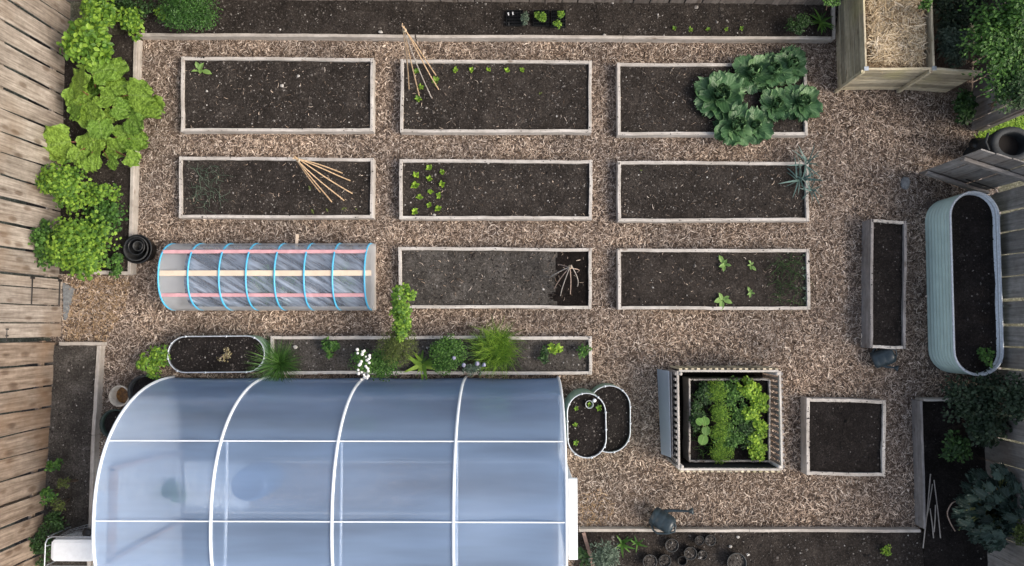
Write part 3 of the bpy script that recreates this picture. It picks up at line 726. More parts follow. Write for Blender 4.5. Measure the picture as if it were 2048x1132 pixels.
# straw filling
r = np.random.default_rng(8)
def sz(x, y): return .79 + .10 * (vnoise(x, y, .3, 2) - .3) - .15 * np.maximum(0, np.abs((x - (x0 + x1) / 2) / ((x1 - x0) / 2)) - .75)
polys = [(x0 + .13, yf + .12), (x1 - .13, yf + .12), (x1 - .13, yb), (x0 + .13, yb)]
st = chips('straw', STRAW, polys, 6000, .15, .0085, 6, .08, [], 'stuff', None, sz); tag(st, 'golden dry straw and hay filling the left compost bay', 'straw')
mb = MB(); soil_grid(mb, [(x0 + .03, yb), (x1 - .03, yb), (x1 - .03, yf + .03), (x0 + .03, yf + .03)], .77, .08, .05, 50, 3)
tag(mb.build('compost', [plain('compost_heap', (.30, .21, .13), .9, nz=.4, sc=20), CRUMB]), 'brown compost under the straw in the left bay', 'compost', kind='stuff')

# ------------------------------------------------------------------ metal planters
def stad(c1, c2, r, n=14):
    c1 = np.asarray(c1[:2]); c2 = np.asarray(c2[:2]); d = nrm(c2 - c1); a0 = math.atan2(d[1], d[0]); pts = []
    for i in range(n + 1):
        a = a0 + math.pi / 2 + math.pi * i / n; pts.append(c1 + r * np.array([math.cos(a), math.sin(a)]))
    k = 6
    q0 = pts[-1]; a = a0 - math.pi / 2; q1 = c2 + r * np.array([math.cos(a), math.sin(a)])
    for i in range(1, k): pts.append(q0 + (q1 - q0) * i / k)
    for i in range(n + 1):
        a = a0 - math.pi / 2 + math.pi * i / n; pts.append(c2 + r * np.array([math.cos(a), math.sin(a)]))
    q0 = pts[-1]; q1 = pts[0]
    for i in range(1, k): pts.append(q0 + (q1 - q0) * i / k)
    return np.array(pts)
RIB = .015
def ribw(i):
    q = math.sin(i / 8 * 2 * math.pi); return math.copysign(abs(q) ** .75, q)
def planter(label, p1, p2, rpx, h, mat, rim, ribs, soil, seed, dep=.06, name='metal_planter', group='corrugated metal planters', bolts=True, rimr=.0085):
    RIB = .015 if rpx > 45 else .005; c1 = P(*p1, h); c2 = P(*p2, h); r = M_PX(rpx, h); cc = (c1 + c2) / 2
    o = thing(name, label, 'planter', (cc[0], cc[1], 0), group)
    mb = MB(); nz = ribs * 8 + 1; base = stad(c1, c2, r); n = len(base); rings = []
    for i in range(nz):
        z = h * i / (nz - 1); rr = r + RIB * ribw(i); s = stad(c1, c2, rr - RIB); rings.append(np.column_stack([s, np.full(n, z)]))
    def skin(rings, flip=False, mm=0, sm=True):
        f = []
        for i in range(len(rings) - 1):
            for j in range(n):
                k = (j + 1) % n; q = (i * n + j, i * n + k, (i + 1) * n + k, (i + 1) * n + j); f.append(q[::-1] if flip else q)
        mb.add(np.concatenate(rings), np.array(f), mm, sm)
    skin(rings)
    inn = [np.column_stack([stad(c1, c2, r - .008 - RIB + RIB * ribw(i)), np.full(n, h - (nz - 1 - i) * h / (nz - 1))]) for i in range(max(0, nz - 1 - ribs * 3), nz)]
    mb.build('wall', mat, o); mb = MB(); skin(inn, True); mb.build('inner_wall', RIMM if rpx > 45 else STEEL, o)
    mb = MB(); s = stad(c1, c2, r - .008); s = np.column_stack([s, np.full(len(s), h)]); tube(mb, np.vstack([s, s[:2]]), rimr, 8, caps=False); mb.build('rim', rim, o)
    if bolts:
        for j in range(0, n, max(1, n // 12)):
            pass
        mb = MB()
        for j in range(0, n, 4): lathe(mb, s[j] + UP * .004, [(.018, 0), (.018, .012), (.0, .016)], 8)
        mb.build('bolt', rim, o)['kind'] = 'stuff'
    mb = MB(); fill = []; S2 = stad(c1, c2, r - .02); cen = (c1[:2] + c2[:2]) / 2
    ringsn = 14; Vs = []
    for i in range(ringsn + 1):
        f = i / ringsn; ax = c1[:2] + (c2[:2] - c1[:2]) * .5
        Q = ax + (S2 - ax) * f; z = h - dep + .02 * (vnoise(Q[:, 0], Q[:, 1], .2, seed) - .5) + .010 * (vnoise(Q[:, 0], Q[:, 1], .05, seed) - .5); Vs.append(np.column_stack([Q, z]))
    f_ = []
    for i in range(ringsn):
        for j in range(n):
            k = (j + 1) % n; f_.append((i * n + j, (i + 1) * n + j, (i + 1) * n + k, i * n + k))
    mb.add(np.concatenate(Vs), np.array(f_), 0, True)
    rr = np.random.default_rng(seed); lo = S2.min(0); hi = S2.max(0); K = int((hi[0] - lo[0]) * (hi[1] - lo[1]) * 450); x = rr.uniform(lo[0], hi[0], K); y = rr.uniform(lo[1], hi[1], K)
    k = inpoly(x, y, [tuple(q) for q in S2 * .97 + cen * .03]); x = x[k]; y = y[k]
    crumbs(mb, x, y, h - dep + .02 * (vnoise(x, y, .2, seed) - .5) + .004, .008 * (1 + rr.exponential(.5, len(x))), rr)
    mb.build('soil', soil, o); return o
planter('tall sage green corrugated planter against the right fence', (1949, 431), (1957, 702), 49, .68, SAGE, RIMM, 8, [SOILB, CRUMBB], 41, .10, rimr=.016)
planter('low green oval planter of dark soil at the left end of the herb bed', (371, 709), (493, 708), 37, .34, SAGED, RIMM, 4, [SOILB, CRUMB], 42, .045, bolts=True)
planter('lower green oval planter tucked behind another right of the greenhouse', (1219, 813), (1219, 863), 42, .42, SAGED, RIMM, 4, [SOILB, CRUMB], 43, .05)
planter('taller green oval planter with young plants and a glass jar right of the greenhouse', (1173, 825), (1174, 877), 39, .78, SAGED, RIMM, 8, [SOILB, CRUMB], 44, .05)

# ------------------------------------------------------------------ greenhouse
GZ = 2.05
gx = [P(x, 1043, GZ)[0] for x in (188, 422, 664, 907, 1133)]
gy0 = P(700, 755)[1]; gyr = P(700, 1043, GZ)[1]; gw = gy0 - gyr; gyb = gyr - gw
gh = thing('greenhouse', 'large polytunnel greenhouse of milky film on white hoops', 'greenhouse', (gx[0], gyr, 0))
def arc(n=40, off=0.0):
    pts = []
    for i in range(n + 1):
        a = math.pi * i / n; e = 2 / 2.35
        cy = math.copysign(abs(math.cos(a)) ** e, math.cos(a)); cz = abs(math.sin(a)) ** e
        pts.append((gyr + (gw + off) * cy, (GZ + off) * cz))
    return pts
prof = arc(48)
mb = MB(); xs = []
for i in range(4): xs += list(np.linspace(gx[i], gx[i + 1], 9)[:-1])
xs.append(gx[-1]); V = []
for x in xs:
    tloc = min(abs(x - q) for q in gx); sag = .018 * min(1, tloc / .6)
    for (y, z) in prof: V.append((x, gyr + (y - gyr) * (1 - sag * .5), z * (1 - sag)))
n = len(prof); f = [(i * n + j, (i + 1) * n + j, (i + 1) * n + j + 1, i * n + j + 1) for i in range(len(xs) - 1) for j in range(n - 1)]
mb.add(V, np.array(f), 0, True); mb.build('cover_film', GHFILM, gh)
prof2 = arc(40, .012)
for i, x in enumerate(gx):
    mb = MB(); tube(mb, [(x, y, z + .0) for y, z in prof2], .021 if i not in (0, 4) else .02, 10); mb.build('hoop', TUBE_W, gh)
for (yy, zz) in ((P(700, 1043, GZ)[1], None), (P(700, 882, 1.79)[1], None), (2 * gyr - P(700, 882, 1.79)[1], None), (P(700, 790, 1.0)[1], None))[:3]:
    k = min(range(len(prof2) // 1), key=lambda i: abs(prof2[i][0] - yy)); z = np.interp(-yy, [-p[0] for p in prof2], [p[1] for p in prof2])
    thin = yy > P(700, 800, 1.0)[1]
    mb = MB(); tube(mb, [(gx[0], yy, z - (.0 if not thin else .03)), (gx[-1], yy, z - (.0 if not thin else .03))], .010 if not thin else .006, 8); mb.build('purlin', TUBE_W, gh)
# end walls
def endwall(x, door=None, name='end_wall'):
    mb = MB(); V = [(x, gyr, 0)] + [(x, y, z) for y, z in prof]; f = [(0, i, i + 1) for i in range(1, len(prof))]
    mb.add(V, f); return mb.build(name, GHEND, gh)
endwall(gx[0] + .004); endwall(gx[-1] - .004)
mb = MB(); beam(mb, (gx[0] + .62, gyr + gw - .08, .04), (gx[0] + .62, gyr - gw + .08, .04), 1.1, .02, ch=.004); mb.build('pale_matting', plain('pale_sheet', (.78, .82, .84), .8, nz=.1), gh)
# timber door frame inside the left end
DFW = plain('door_frame_timber', (.40, .31, .26), .8)
fr = thing  # noqa
mb = MB(); xx = gx[0] + .06; ya = gyr + .62; yb_ = gyr - .62
for y in (ya, yb_): beam(mb, (xx, y, 0), (xx, y, 1.80), .07, .09, up=np.array([1., 0, 0]), top=False)
beam(mb, (xx, ya, 1.80), (xx, yb_, 1.80), .07, .09); mb.build('door_frame', DFW, gh)
# centre struts (inner tubes seen through the film)
for x in gx[1:4]:
    mb = MB(); zz = 1.62; hw = .95
    tube(mb, [(x, gyr + hw, zz), (x, gyr - hw, zz)], .018, 8); mb.build('cross_bar', TUBE_W, gh)
# base rails
for y in (gy0 - .05, gyb + .05):
    mb = MB(); beam(mb, (gx[0], y, .12), (gx[-1], y, .12), .04, .13); mb.build('base_board', EDGW[0], gh)
# white door box on the right end
dx = P(1137, 1000, 1.9)[0]; dx2 = P(1155, 1000, 1.9)[0]; dya = P(1145, 957, 1.9)[1]; dyb = gyr - (dya - gyr)
dr = MB(); box(dr, (dx, dyb, 1.84), (dx2, dya, 1.90), .006); o = dr.build('door_canopy', WHITE, gh)
dr = MB(); beam(dr, (dx + .03, dya - .03, 0), (dx + .03, dya - .03, 1.839), .05, .05, up=np.array([1., 0, 0]), top=False); dr.build('door_post', WHITE, gh); dr = MB(); beam(dr, (dx + .03, dyb + .03, 0), (dx + .03, dyb + .03, 1.839), .05, .05, up=np.array([1., 0, 0]), top=False); dr.build('door_post', WHITE, gh)
dr = MB(); box(dr, (dx + .02, dyb + .06, .05), (dx + .05, dya - .06, 1.83), .004); dd = dr.build('door', WHITE, gh)
dr = MB(); tube(dr, [(dx + .05, dya - .2, .95), (dx + .09, dya - .2, .95), (dx + .09, dya - .2, 1.1), (dx + .05, dya - .2, 1.1)], .008, 6); dr.build('handle', IRON, dd)
# soil strips inside
for (ya, yb_, sd) in ((gy0 - .06, gyr + .45, 51), (gyr - .45, gyb + .06, 52)):
    mb = MB(); soil_grid(mb, [(gx[0] + .1, ya, 0), (gx[-1] - .1, ya, 0), (gx[-1] - .1, yb_, 0), (gx[0] + .1, yb_, 0)], .10, .03, .08, 60, sd); tag(mb.build('soil', [SOIL, CRUMB]), kind='structure')
    mb = MB(); yy = yb_ if sd == 51 else ya; box(mb, (gx[0] + .1, yy - .02, .002), (gx[-1] - .1, yy + .02, .15))
    tag(mb.build('timber_edging', EDGW[0]), 'plank edging of the %s growing strip inside the greenhouse' % ('upper' if sd == 51 else 'lower'), 'edging')
c = P(500, 965, .6); o = thing('water_barrel', 'blurred blue barrel standing inside the greenhouse', 'barrel', (c[0], c[1], 0)); mb = MB(); lathe(mb, (c[0], c[1], .02), [(0, 0), (.24, 0), (.28, .15), (.29, .4), (.28, .65), (.25, .8), (.2, .8), (.19, .75), (0, .75)], 24); mb.build('body', plain('blue_barrel', (.06, .12, .24), .5), o)
INSIDE = [(985, 800, 34, 22, .6, 'mid', 'green plants growing inside the top right bay of the greenhouse'), (330, 980, 26, 22, .5, 'mid', 'hazy green plants inside the left bay of the greenhouse'), (720, 830, 30, 20, .5, 'dark', 'hazy plants along the upper strip inside the greenhouse')]
# ------------------------------------------------------------------ low cloche tunnel
TZ = .66
tn = thing('cloche_tunnel', 'low plastic cloche on blue hoops over the left bed of the third row', 'cloche', tuple(P(330, 555)))
hx = [P(x, 552, TZ)[0] for x in (317, 376, 438, 492, 549, 608, 665, 729)]
ty0 = P(540, 487, .12)[1]; ty1 = P(540, 621, .12)[1]; tyc = (ty0 + ty1) / 2; tw = (ty0 - ty1) / 2
xr = P(750, 552, .15)[0]; xl = P(317, 552, TZ)[0]
TAPE = .012
def tarc(n=26, hgt=TZ - .02, w_=tw, base=.06):
    return [(tyc + w_ * math.copysign(abs(math.cos(math.pi * i / n)) ** .9, math.cos(math.pi * i / n)), base + (hgt - base) * abs(math.sin(math.pi * i / n)) ** .8) for i in range(n + 1)]
xs = []
for i in range(7): xs += list(np.linspace(hx[i], hx[i + 1], 7)[:-1])
xs.append(hx[-1]); V = []; rr = np.random.default_rng(4)
for x in xs:
    tl = min(abs(x - q) for q in hx); sag = .05 * min(1, tl / .23)
    for (y, z) in tarc(): V.append((x, y, z * (1 - sag) + rr.normal() * .004))
n = 27; nx = len(xs)
# right end sheet sloping down to the bed
for kx, (fx, fz, fw) in enumerate(((.5, .72, 1.0), (1.0, .22, .97))):
    for (y, z) in tarc(): V.append((hx[-1] + (xr - hx[-1]) * fx, tyc + (y - tyc) * fw, z * fz + (1 - fz) * .05)); 
# left end sheet
VL = [(hx[0] + .10, y, z * .2) for y, z in tarc()]
f = [(i * n + j, (i + 1) * n + j, (i + 1) * n + j + 1, i * n + j + 1) for i in range(nx + 1) for j in range(n - 1)]
mb = MB(); f = np.array(f); ii = np.arange(len(f)) // (n - 1); jj = np.arange(len(f)) % (n - 1)
mk = (ii < 5) | (ii > nx - 2) | (jj < 4) | (jj > n - 6)
mb.add(V, f[~mk], 0, True); mb.add(V, f[mk], 1, True)
e = V[:n]; mb.add(list(e) + VL, np.array([(j, j + 1, n + j + 1, n + j) for j in range(n - 1)]), 1, True)
mb.build('cover_film', [TUNFILM, MILKY], tn)
for x in hx:
    mb = MB(); tube(mb, [(x, y, z) for y, z in tarc(26, TZ + .012, tw - .01, .1)], .0135, 8); mb.build('hoop', BLUEH, tn)
def strip(y_px, z, mat, wd):
    y = P(540, y_px, z)[1]; mb = MB(); beam(mb, (hx[0] + .01, y, z), (hx[-1] + (0 if mat is PINK else .1), y, z), wd, .015, seg=6, jit=.002); mb.build('lath', mat, tn)
strip(546, TZ - .004, LATH, .085); strip(503, .572, PINK, .055); strip(590, .585, PINK, .055)
a = P(588, 466, .35); mb = MB(); beam(mb, (a[0], a[1], .20), (a[0], a[1] - .3, .24), .045, .02); tag(mb.build('wooden_stake', LATH, origin=(a[0], a[1], 0)), 'short wooden stake poking out above the cloche', 'stake')
WFLE = plain('white_fleece', (.75, .78, .80), .8, nz=.05)

# ------------------------------------------------------------------ slatted crate with inner bed
KZ = .72
cr = thing('slatted_crate', 'tall slatted timber crate built around a bed of salad greens', 'crate', tuple(P(1350, 930)))
kx0, kx1 = P(1357, 840, KZ)[0], P(1562, 840, KZ)[0]; ky0, ky1 = P(1460, 742, KZ)[1], P(1460, 939, KZ)[1]
for (A, B, wi) in (((kx0, ky0), (kx1, ky0), 0), ((kx0, ky1), (kx1, ky1), 0), ((kx0, ky0), (kx0, ky1), 1), ((kx1, ky0), (kx1, ky1), 1)):
    A = np.array([*A, 0.]); B = np.array([*B, 0.]); d = nrm(B - A); m1 = MB()
    off = .02 if wi == 0 else 0; beam(m1, A + UP * (KZ + .0) + d * off, B + UP * KZ - d * off, .032, .05, seg=4, jit=.002); m1.build('top_rail', BEDW[wi], cr)
    outw = nrm((A + B) / 2 - np.array([(kx0 + kx1) / 2, (ky0 + ky1) / 2, 0])); m1 = MB(); Ld = np.linalg.norm(B - A); k = 17
    for i in range(k):
        c = A + d * Ld * (i + .5) / k + outw * .030; beam(m1, c + UP * .01, c + UP * (KZ - .003 - .004 * (i % 2)), Ld / k * .5, .024, up=outw, top=False, ch=.002)
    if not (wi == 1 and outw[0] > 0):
        m2 = MB(); beam(m2, A - outw * .02 + UP * (KZ - .06) + d * .03, B - outw * .02 + UP * (KZ - .06) - d * .03, .004, KZ - .1); m2.build('dark_backing', plain('added_dark_backing', (.012, .012, .011), .9), cr)  # black panels added inside the slats to darken the gap
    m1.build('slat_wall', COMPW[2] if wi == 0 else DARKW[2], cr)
for x, y in ((kx0, ky0), (kx1, ky0), (kx0, ky1), (kx1, ky1)):
    m1 = MB(); sx = .04 if x == kx0 else -.04; sy = -.04 if y == ky0 else .04
    lathe(m1, (x + sx, y + sy, 0), [(.026, 0), (.026, KZ + .01), (.0, KZ + .012)], 12); m1.build('post', BEDW[2], cr)
IZ = .42
BEDS.append(('INNER', [(1377, 757), (1541, 758), (1541, 925), (1378, 924)]))
bed('INNER', 'small timber bed of mixed salad greens inside the slatted crate', [SOILB, CRUMBB], h=IZ, t=.028, dep=.05, group='timber raised beds', seed=61, name='salad_bed')
mb = MB(); soil_grid(mb, [(kx0 + .02, ky0 - .02), (kx1 - .02, ky0 - .02), (kx1 - .02, ky1 + .02), (kx0 + .02, ky1 + .02)], .02, .01, .06, 40, 77); tag(mb.build('soil', [SOILW, CRUMBB]), kind='structure')  # near-black soil sheet added to darken the gap round the inner bed
# sheet and boards leaning on the left wall
a1 = P(1314, 738, .05); a2 = P(1322, 908, .05); b1 = P(1337, 742, .6); b2 = P(1341, 915, .6)
mb = MB(); nn = nrm(np.cross(b1 - a1, a2 - a1)) * .01; V = [a1, b1, b2, a2]; V = V + [v + nn for v in V]
mb.add(V, [(0, 1, 2, 3), (7, 6, 5, 4), (0, 4, 5, 1), (1, 5, 6, 2), (2, 6, 7, 3), (3, 7, 4, 0)]); tag(mb.build('clear_sheet', PANEL, origin=a1), 'bluish twin wall plastic sheet leaning on the left of the slatted crate', 'sheet')
for i, (z, xp) in enumerate(((.60, 1343), (.52, 1347))):
    a = P(xp, 744, z); b = P(xp + 2, 912 + i * 4, z); mb = MB(); beam(mb, a, b, .022, .40 - i * .06, seg=8, jit=.002); tag(mb.build('plank', DARKW[1], origin=a), ['outer grey plank propped on edge beside the plastic sheet', 'inner grey plank standing on edge against the crate slats'][i], 'plank', 'planks propped on the crate')

# ------------------------------------------------------------------ canes
def canes(name, label, apex, az, feet, fz, rad, mats, curve=0.0, over=.08, tie=True, cat='cane wigwam', seed=1):
    r = random.Random(seed); ap = P(*apex, az); o = thing(name, label, cat, (ap[0], ap[1], fz))
    for i, (fx, fy) in enumerate(feet):
        ft = P(fx, fy, fz); t_ = ap + np.array([r.uniform(-.02, .02), r.uniform(-.02, .02), 0]); tip = t_ + nrm(t_ - ft) * over * r.uniform(.6, 1.6)
        side = nrm(np.cross(t_ - ft, UP)); pts = []
        for k in range(9):
            s = k / 8; q = ft + (tip - ft) * s; out = nrm(np.array([*(ft - ap)[:2], 0])) * curve * math.sin(math.pi * s)
            pts.append(q + out + UP * curve * .6 * math.sin(math.pi * s) + side * .012 * math.sin(s * 4 + i))
        mb = MB(); tube(mb, pts, np.linspace(rad * 1.15, rad * .8, 9), 7); mb.build('cane', mats[i % len(mats)], o)
    if tie: mb = MB(); lathe(mb, ap - UP * .03, [(.022, 0), (.03, .015), (.03, .035), (.02, .05)], 10); mb.build('tie', TWINE, o)
    return o
canes('cane_wigwam', 'tall bamboo wigwam standing in the left corner of the middle bed of the top row', (809, 60), 1.72, [(818, 178), (816, 158), (837, 191), (863, 196), (878, 178), (872, 149)], .14, .0085, [CANE, CANEG, CANE, CANEG, CANE], 0, .09)
canes('cane_wigwam', 'peach coloured bamboo wigwam over the bed above the cloche', (596, 320), 1.62, [(640, 384), (662, 404), (687, 402), (704, 387), (700, 360), (684, 345)], .14, .009, [CANE], .02, .08, seed=3)
canes('twig_wigwam', 'small spidery hazel twig wigwam on the wet black soil patch', (1140, 534), .75, [(1117, 530), (1098, 554), (1107, 576), (1121, 591), (1142, 588), (1156, 572), (1154, 544)], .14, .008, [TWIG, CANEG], .07, .02, seed=4)
bc = thing('bamboo_canes', 'loose grey bamboo canes lying in the shaded right border', 'canes', tuple(P(1862, 1020, .12)))
for (a, b, za, zb) in (((1861, 948), (1846, 1096), .20, .13), ((1865, 968), (1850, 1049), .17, .14), ((1868, 960), (1881, 1076), .16, .13), ((1860, 1017), (1867, 1076), .15, .13), ((1871, 1010), (1868, 1064), .19, .14)):
    mb = MB(); tube(mb, [P(*a, za), (P(*a, za) + P(*b, zb)) / 2 + UP * .01, P(*b, zb)], .009, 7); mb.build('cane', CANEG, bc)

# ------------------------------------------------------------------ pots, buckets, watering cans
def pot(label, px, py, rpx, h, mat, group=None, z0=0.0, soil=None, name='plant_pot', rings=1, tilt=None, cat='pot'):
    zt = z0 + h; c = P(px, py, zt); R = M_PX(rpx, zt); o = thing(name, label, cat, (c[0], c[1], z0), group)
    mb = MB(); lathe(mb, (c[0], c[1], z0), [(0, 0), (R * .72, 0), (R * .95, h * .86), (R, h * .86), (R * 1.02, h), (R * .93, h), (R * .88, h * .8), (R * .7, h * .1)], 26, axis=tilt); mb.build('wall', mat, o)
    if soil:
        mb = MB(); lathe(mb, (c[0], c[1], z0 + h * .75), [(0, 0.012), (R * .4, .006), (R * .88, 0)], 20, axis=tilt); rr = np.random.default_rng(int(px)); K = 40; a = rr.uniform(0, 6.28, K); q = R * .8 * np.sqrt(rr.random(K))
        crumbs(mb, c[0] + q * np.cos(a), c[1] + q * np.sin(a), np.full(K, z0 + h * .75 + .012), .009 * (1 + rr.exponential(.4, K)), rr); mb.build('soil', soil, o)
    return o
# stack of black pots by the left border
st_ = thing('pot_stack', 'stack of nested black plastic pots at the corner of the left border', 'pots', tuple(P(275, 500)))
for i, (px, py, rp, z, hh) in enumerate(((274, 498, 29, .30, .30), (271, 497, 25, .38, .16), (272, 493, 17, .46, .16), (275, 492, 10, .52, .14))):
    c = P(px, py, z); R = M_PX(rp, z); mb = MB(); lathe(mb, (c[0], c[1], z - hh), [(0, .004), (R * .74, .0), (R * .96, hh * .85), (R * 1.02, hh * .85), (R * 1.03, hh), (R * .92, hh), (R * .88, hh * .75), (R * .6, .02)], 28); mb.build('pot', [BLACKP, GREYP, BLACKP, GREYP][i], st_)
b_ = thing('bucket', 'open beige bucket with rusty water near the greenhouse corner', 'bucket', tuple(P(238, 793)))
c = P(238, 792, .30); R = M_PX(20, .3); mb = MB(); lathe(mb, (c[0], c[1], 0), [(0, 0), (R * .8, 0), (R * .97, .28), (R * 1.06, .285), (R * 1.06, .30), (R * .93, .30), (R * .8, .06)], 30); mb.build('wall', BUCK, b_)
mb = MB(); lathe(mb, (c[0], c[1], .14), [(0, 0), (R * .87, 0)], 24); mb.build('water', RUST, b_)
pot('wide black tub half hidden by the top left corner of the greenhouse', 288, 783, 33, .32, GREYP, 'pots by the greenhouse corner', soil=[SOILB, CRUMBB])
pot('dark green tub squeezed between the left edging and the greenhouse', 228, 848, 29, .30, GREENP, 'pots by the greenhouse corner', soil=[SOILB, CRUMBB])
pl = [(1344, 1091, 13, .12, 'pot of dry crumbs nearest the fallen watering can'), (1399, 1081, 9, .10, 'small round pot left of its twin just below the bottom edging'), (1421, 1081, 10.5, .10, 'rightmost pot of the upper pair just below the bottom edging'), (1381, 1107, 12.5, .12, 'pot of gritty soil in the middle of the bottom border'),
      (1405, 1110, 9, .10, 'small pot with a pale weed in the bottom border'), (1300, 1124, 14, .12, 'leftmost pot in the bottom border at the picture edge'), (1330, 1122, 12, .12, 'pot second from the left at the picture bottom edge'), (1474, 1126, 19, .16, 'largest black pot at the right of the bottom border'), (1365, 1122, 9, .1, 'empty dark pot between the larger pots at the bottom edge')]
for (px, py, rp, h_, lb) in pl: pot(lb, px, py, rp, h_, BLACKP if rp < 10 else GREYP, 'pots in the bottom border', z0=.07, soil=[SOILG, CRUMB] if lb[:5] != 'empty' else None)
c = P(1164 + 15, 787 + 22, .73)
jr = pot('round glass jar protecting a seedling in the taller green planter', 1179, 809, 8, .06, plain('glass_jar', (.45, .5, .5), .15, nz=.05), None, z0=.73, name='glass_jar', cat='jar')
mb = MB(); c = P(1189, 801, .78); blob(mb, c, .028, 3, 0, 8, (1, 1, 1), .03); tag(mb.build('white_ball', WHITE, origin=c), 'small white ball marker beside the glass jar', 'marker')

def wcan(label, px, py, ang, s, spout_len, tiltv, z=.13, name='watering_can', fl=1):
    c = P(px, py, z); o = thing(name, label, 'watering can', (c[0], c[1], 0), 'watering cans')
    ax = nrm(np.array([math.cos(ang), math.sin(ang), tiltv])); sd_ = nrm(np.cross(UP, ax)) * fl; u = np.cross(ax, sd_) * fl
    bc_ = c - ax * .15 * s
    mb = MB(); lathe(mb, bc_, [(0, 0), (.10 * s, 0), (.125 * s, .01), (.128 * s, .07 * s), (.123 * s, .08 * s), (.128 * s, .09 * s), (.126 * s, .17 * s), (.121 * s, .18 * s), (.125 * s, .19 * s), (.118 * s, .27 * s), (.10 * s, .30 * s), (.07 * s, .31 * s), (.055 * s, .31 * s), (.05 * s, .27 * s)], 30, axis=ax); mb.build('body', CANP, o)
    mb = MB(); lathe(mb, bc_ + ax * .28 * s, [(0, 0), (.053 * s, 0)], 20, axis=ax); mb.build('opening', BLACKP, o)
    p0 = bc_ + sd_ * .10 * s + ax * .10 * s; sp = nrm(sd_ * .55 + ax * .85 + u * .1)
    tip = p0 + sp * spout_len; mb = MB(); tube(mb, [p0, p0 + sp * spout_len * .3 + sd_ * .02, tip], [.03 * s, .020 * s, .013 * s], 10); q = mb.build('spout', CANP, o)
    mb = MB(); lathe(mb, tip, [(.014 * s, 0), (.045 * s, .05 * s), (.045 * s, .06 * s), (0, .065 * s)], 16, axis=nrm(sp)); mb.build('rose', CANP, q)
    mb = MB(); h0 = bc_ - sd_ * .11 * s + ax * .03 * s; h1 = bc_ - sd_ * .04 * s + ax * .32 * s; mdp = (h0 + h1) / 2 - sd_ * .10 * s + u * .03
    tube(mb, [h0, (h0 + mdp) / 2 - sd_ * .03 * s, mdp, (h1 + mdp) / 2 + ax * .04 * s, h1 + ax * .03 * s, bc_ + sd_ * .03 * s + ax * .33 * s, bc_ + sd_ * .10 * s + ax * .24 * s], .013 * s, 8); mb.build('handle', CANP, o)
    return o
wcan('fallen dark watering can lying across the bottom edging board', 1325, 1041, math.radians(-28), 1.15, .40, .42, .22)
wcan('dark blue watering can tipped against the bottom end of the narrow trough', 1766, 715, math.radians(22), 1.05, .16, .45, .17, fl=-1)

# white tub on steel frame at bottom left
ct = thing('garden_cart', 'white plastic tub in a chrome tube frame at the bottom left corner', 'cart', tuple(P(140, 1100)))
zc = .62; a = P(102, 1078, zc); b = P(186, 1124, zc); mb = MB()
nx_, ny_ = 14, 3
def rrect(x0, x1, y0, y1, r, z, n=6):
    pts = []
    for (cx, cy, a0) in ((x1 - r, y1 - r, 0), (x0 + r, y1 - r, 90), (x0 + r, y0 + r, 180), (x1 - r, y0 + r, 270)):
        for i in range(n + 1): t_ = math.radians(a0 + 90 * i / n); pts.append((cx + r * math.cos(t_), cy + r * math.sin(t_), z))
    return pts
lv = [rrect(a[0] + .03, b[0] + .0, b[1] + .03, a[1] - .03, .05, .12), rrect(a[0], b[0] + .02, b[1], a[1], .07, zc - .03), rrect(a[0] + .01, b[0] + .01, b[1] + .01, a[1] - .01, .065, zc), rrect(a[0] + .05, b[0] - .03, b[1] + .05, a[1] - .05, .05, zc + .012)]
n = len(lv[0]); mb.add(sum(lv, []), [(i * n + j, i * n + (j + 1) % n, (i + 1) * n + (j + 1) % n, (i + 1) * n + j) for i in range(3) for j in range(n)] + [tuple(3 * n + j for j in range(n))], 0, False); mb.build('tub', WHITE, ct)
mb = MB(); y0_, y1_ = a[1] + .04, b[1] - .06; xl_ = a[0] - .07
tube(mb, [(b[0], y0_, zc + .02), (xl_ + .1, y0_, zc + .02), (xl_ + .03, y0_ - .03, zc + .02), (xl_, y0_ - .1, zc + .02), (xl_, y1_, zc + .02)], .011, 8)
tube(mb, [(xl_, y1_, zc + .02), (b[0], y1_, zc + .02)], .011, 8); tube(mb, [(xl_, y0_ - .14, zc + .02), (a[0], y0_ - .14, zc - .1)], .009, 8)
for x_, y_ in ((xl_, y1_), (xl_ + .04, y0_), (b[0], y0_), (b[0], y1_)): tube(mb, [(x_, y_, 0), (x_, y_, zc + .02)], .011, 8)
mb.build('frame', STEEL, ct)
mb = MB(); q0 = P(112, 1076, .55); q1 = P(182, 1074, .55); q2 = P(182, 1047, .15); q3 = P(138, 1060, .15)
for i in range(8): tt = i / 7; tube(mb, [q0 + (q1 - q0) * tt, q3 + (q2 - q3) * tt], .004, 5)
for i in range(6): tt = i / 5; tube(mb, [q0 + (q3 - q0) * tt, q1 + (q2 - q1) * tt], .005, 5)
mb.build('wire_rack', STEEL, ct)
mb = MB(); c = P(174, 1066, .5); lathe(mb, (c[0], c[1], .46), [(0, 0), (.06, 0), (.07, .05), (.05, .07), (0, .075)], 14); mb.build('knob', BLACKP, ct)
mb = MB(); beam(mb, P(1167, 1066, .16), P(1192, 1150, .16), .055, .035, seg=6, jit=.003); tag(mb.build('wooden_pole', plain('reddish_pole', (.30, .20, .16), .8, nz=.2), origin=P(1167, 1066, .1)), 'reddish wooden pole slanting through the plants by the greenhouse door', 'pole')

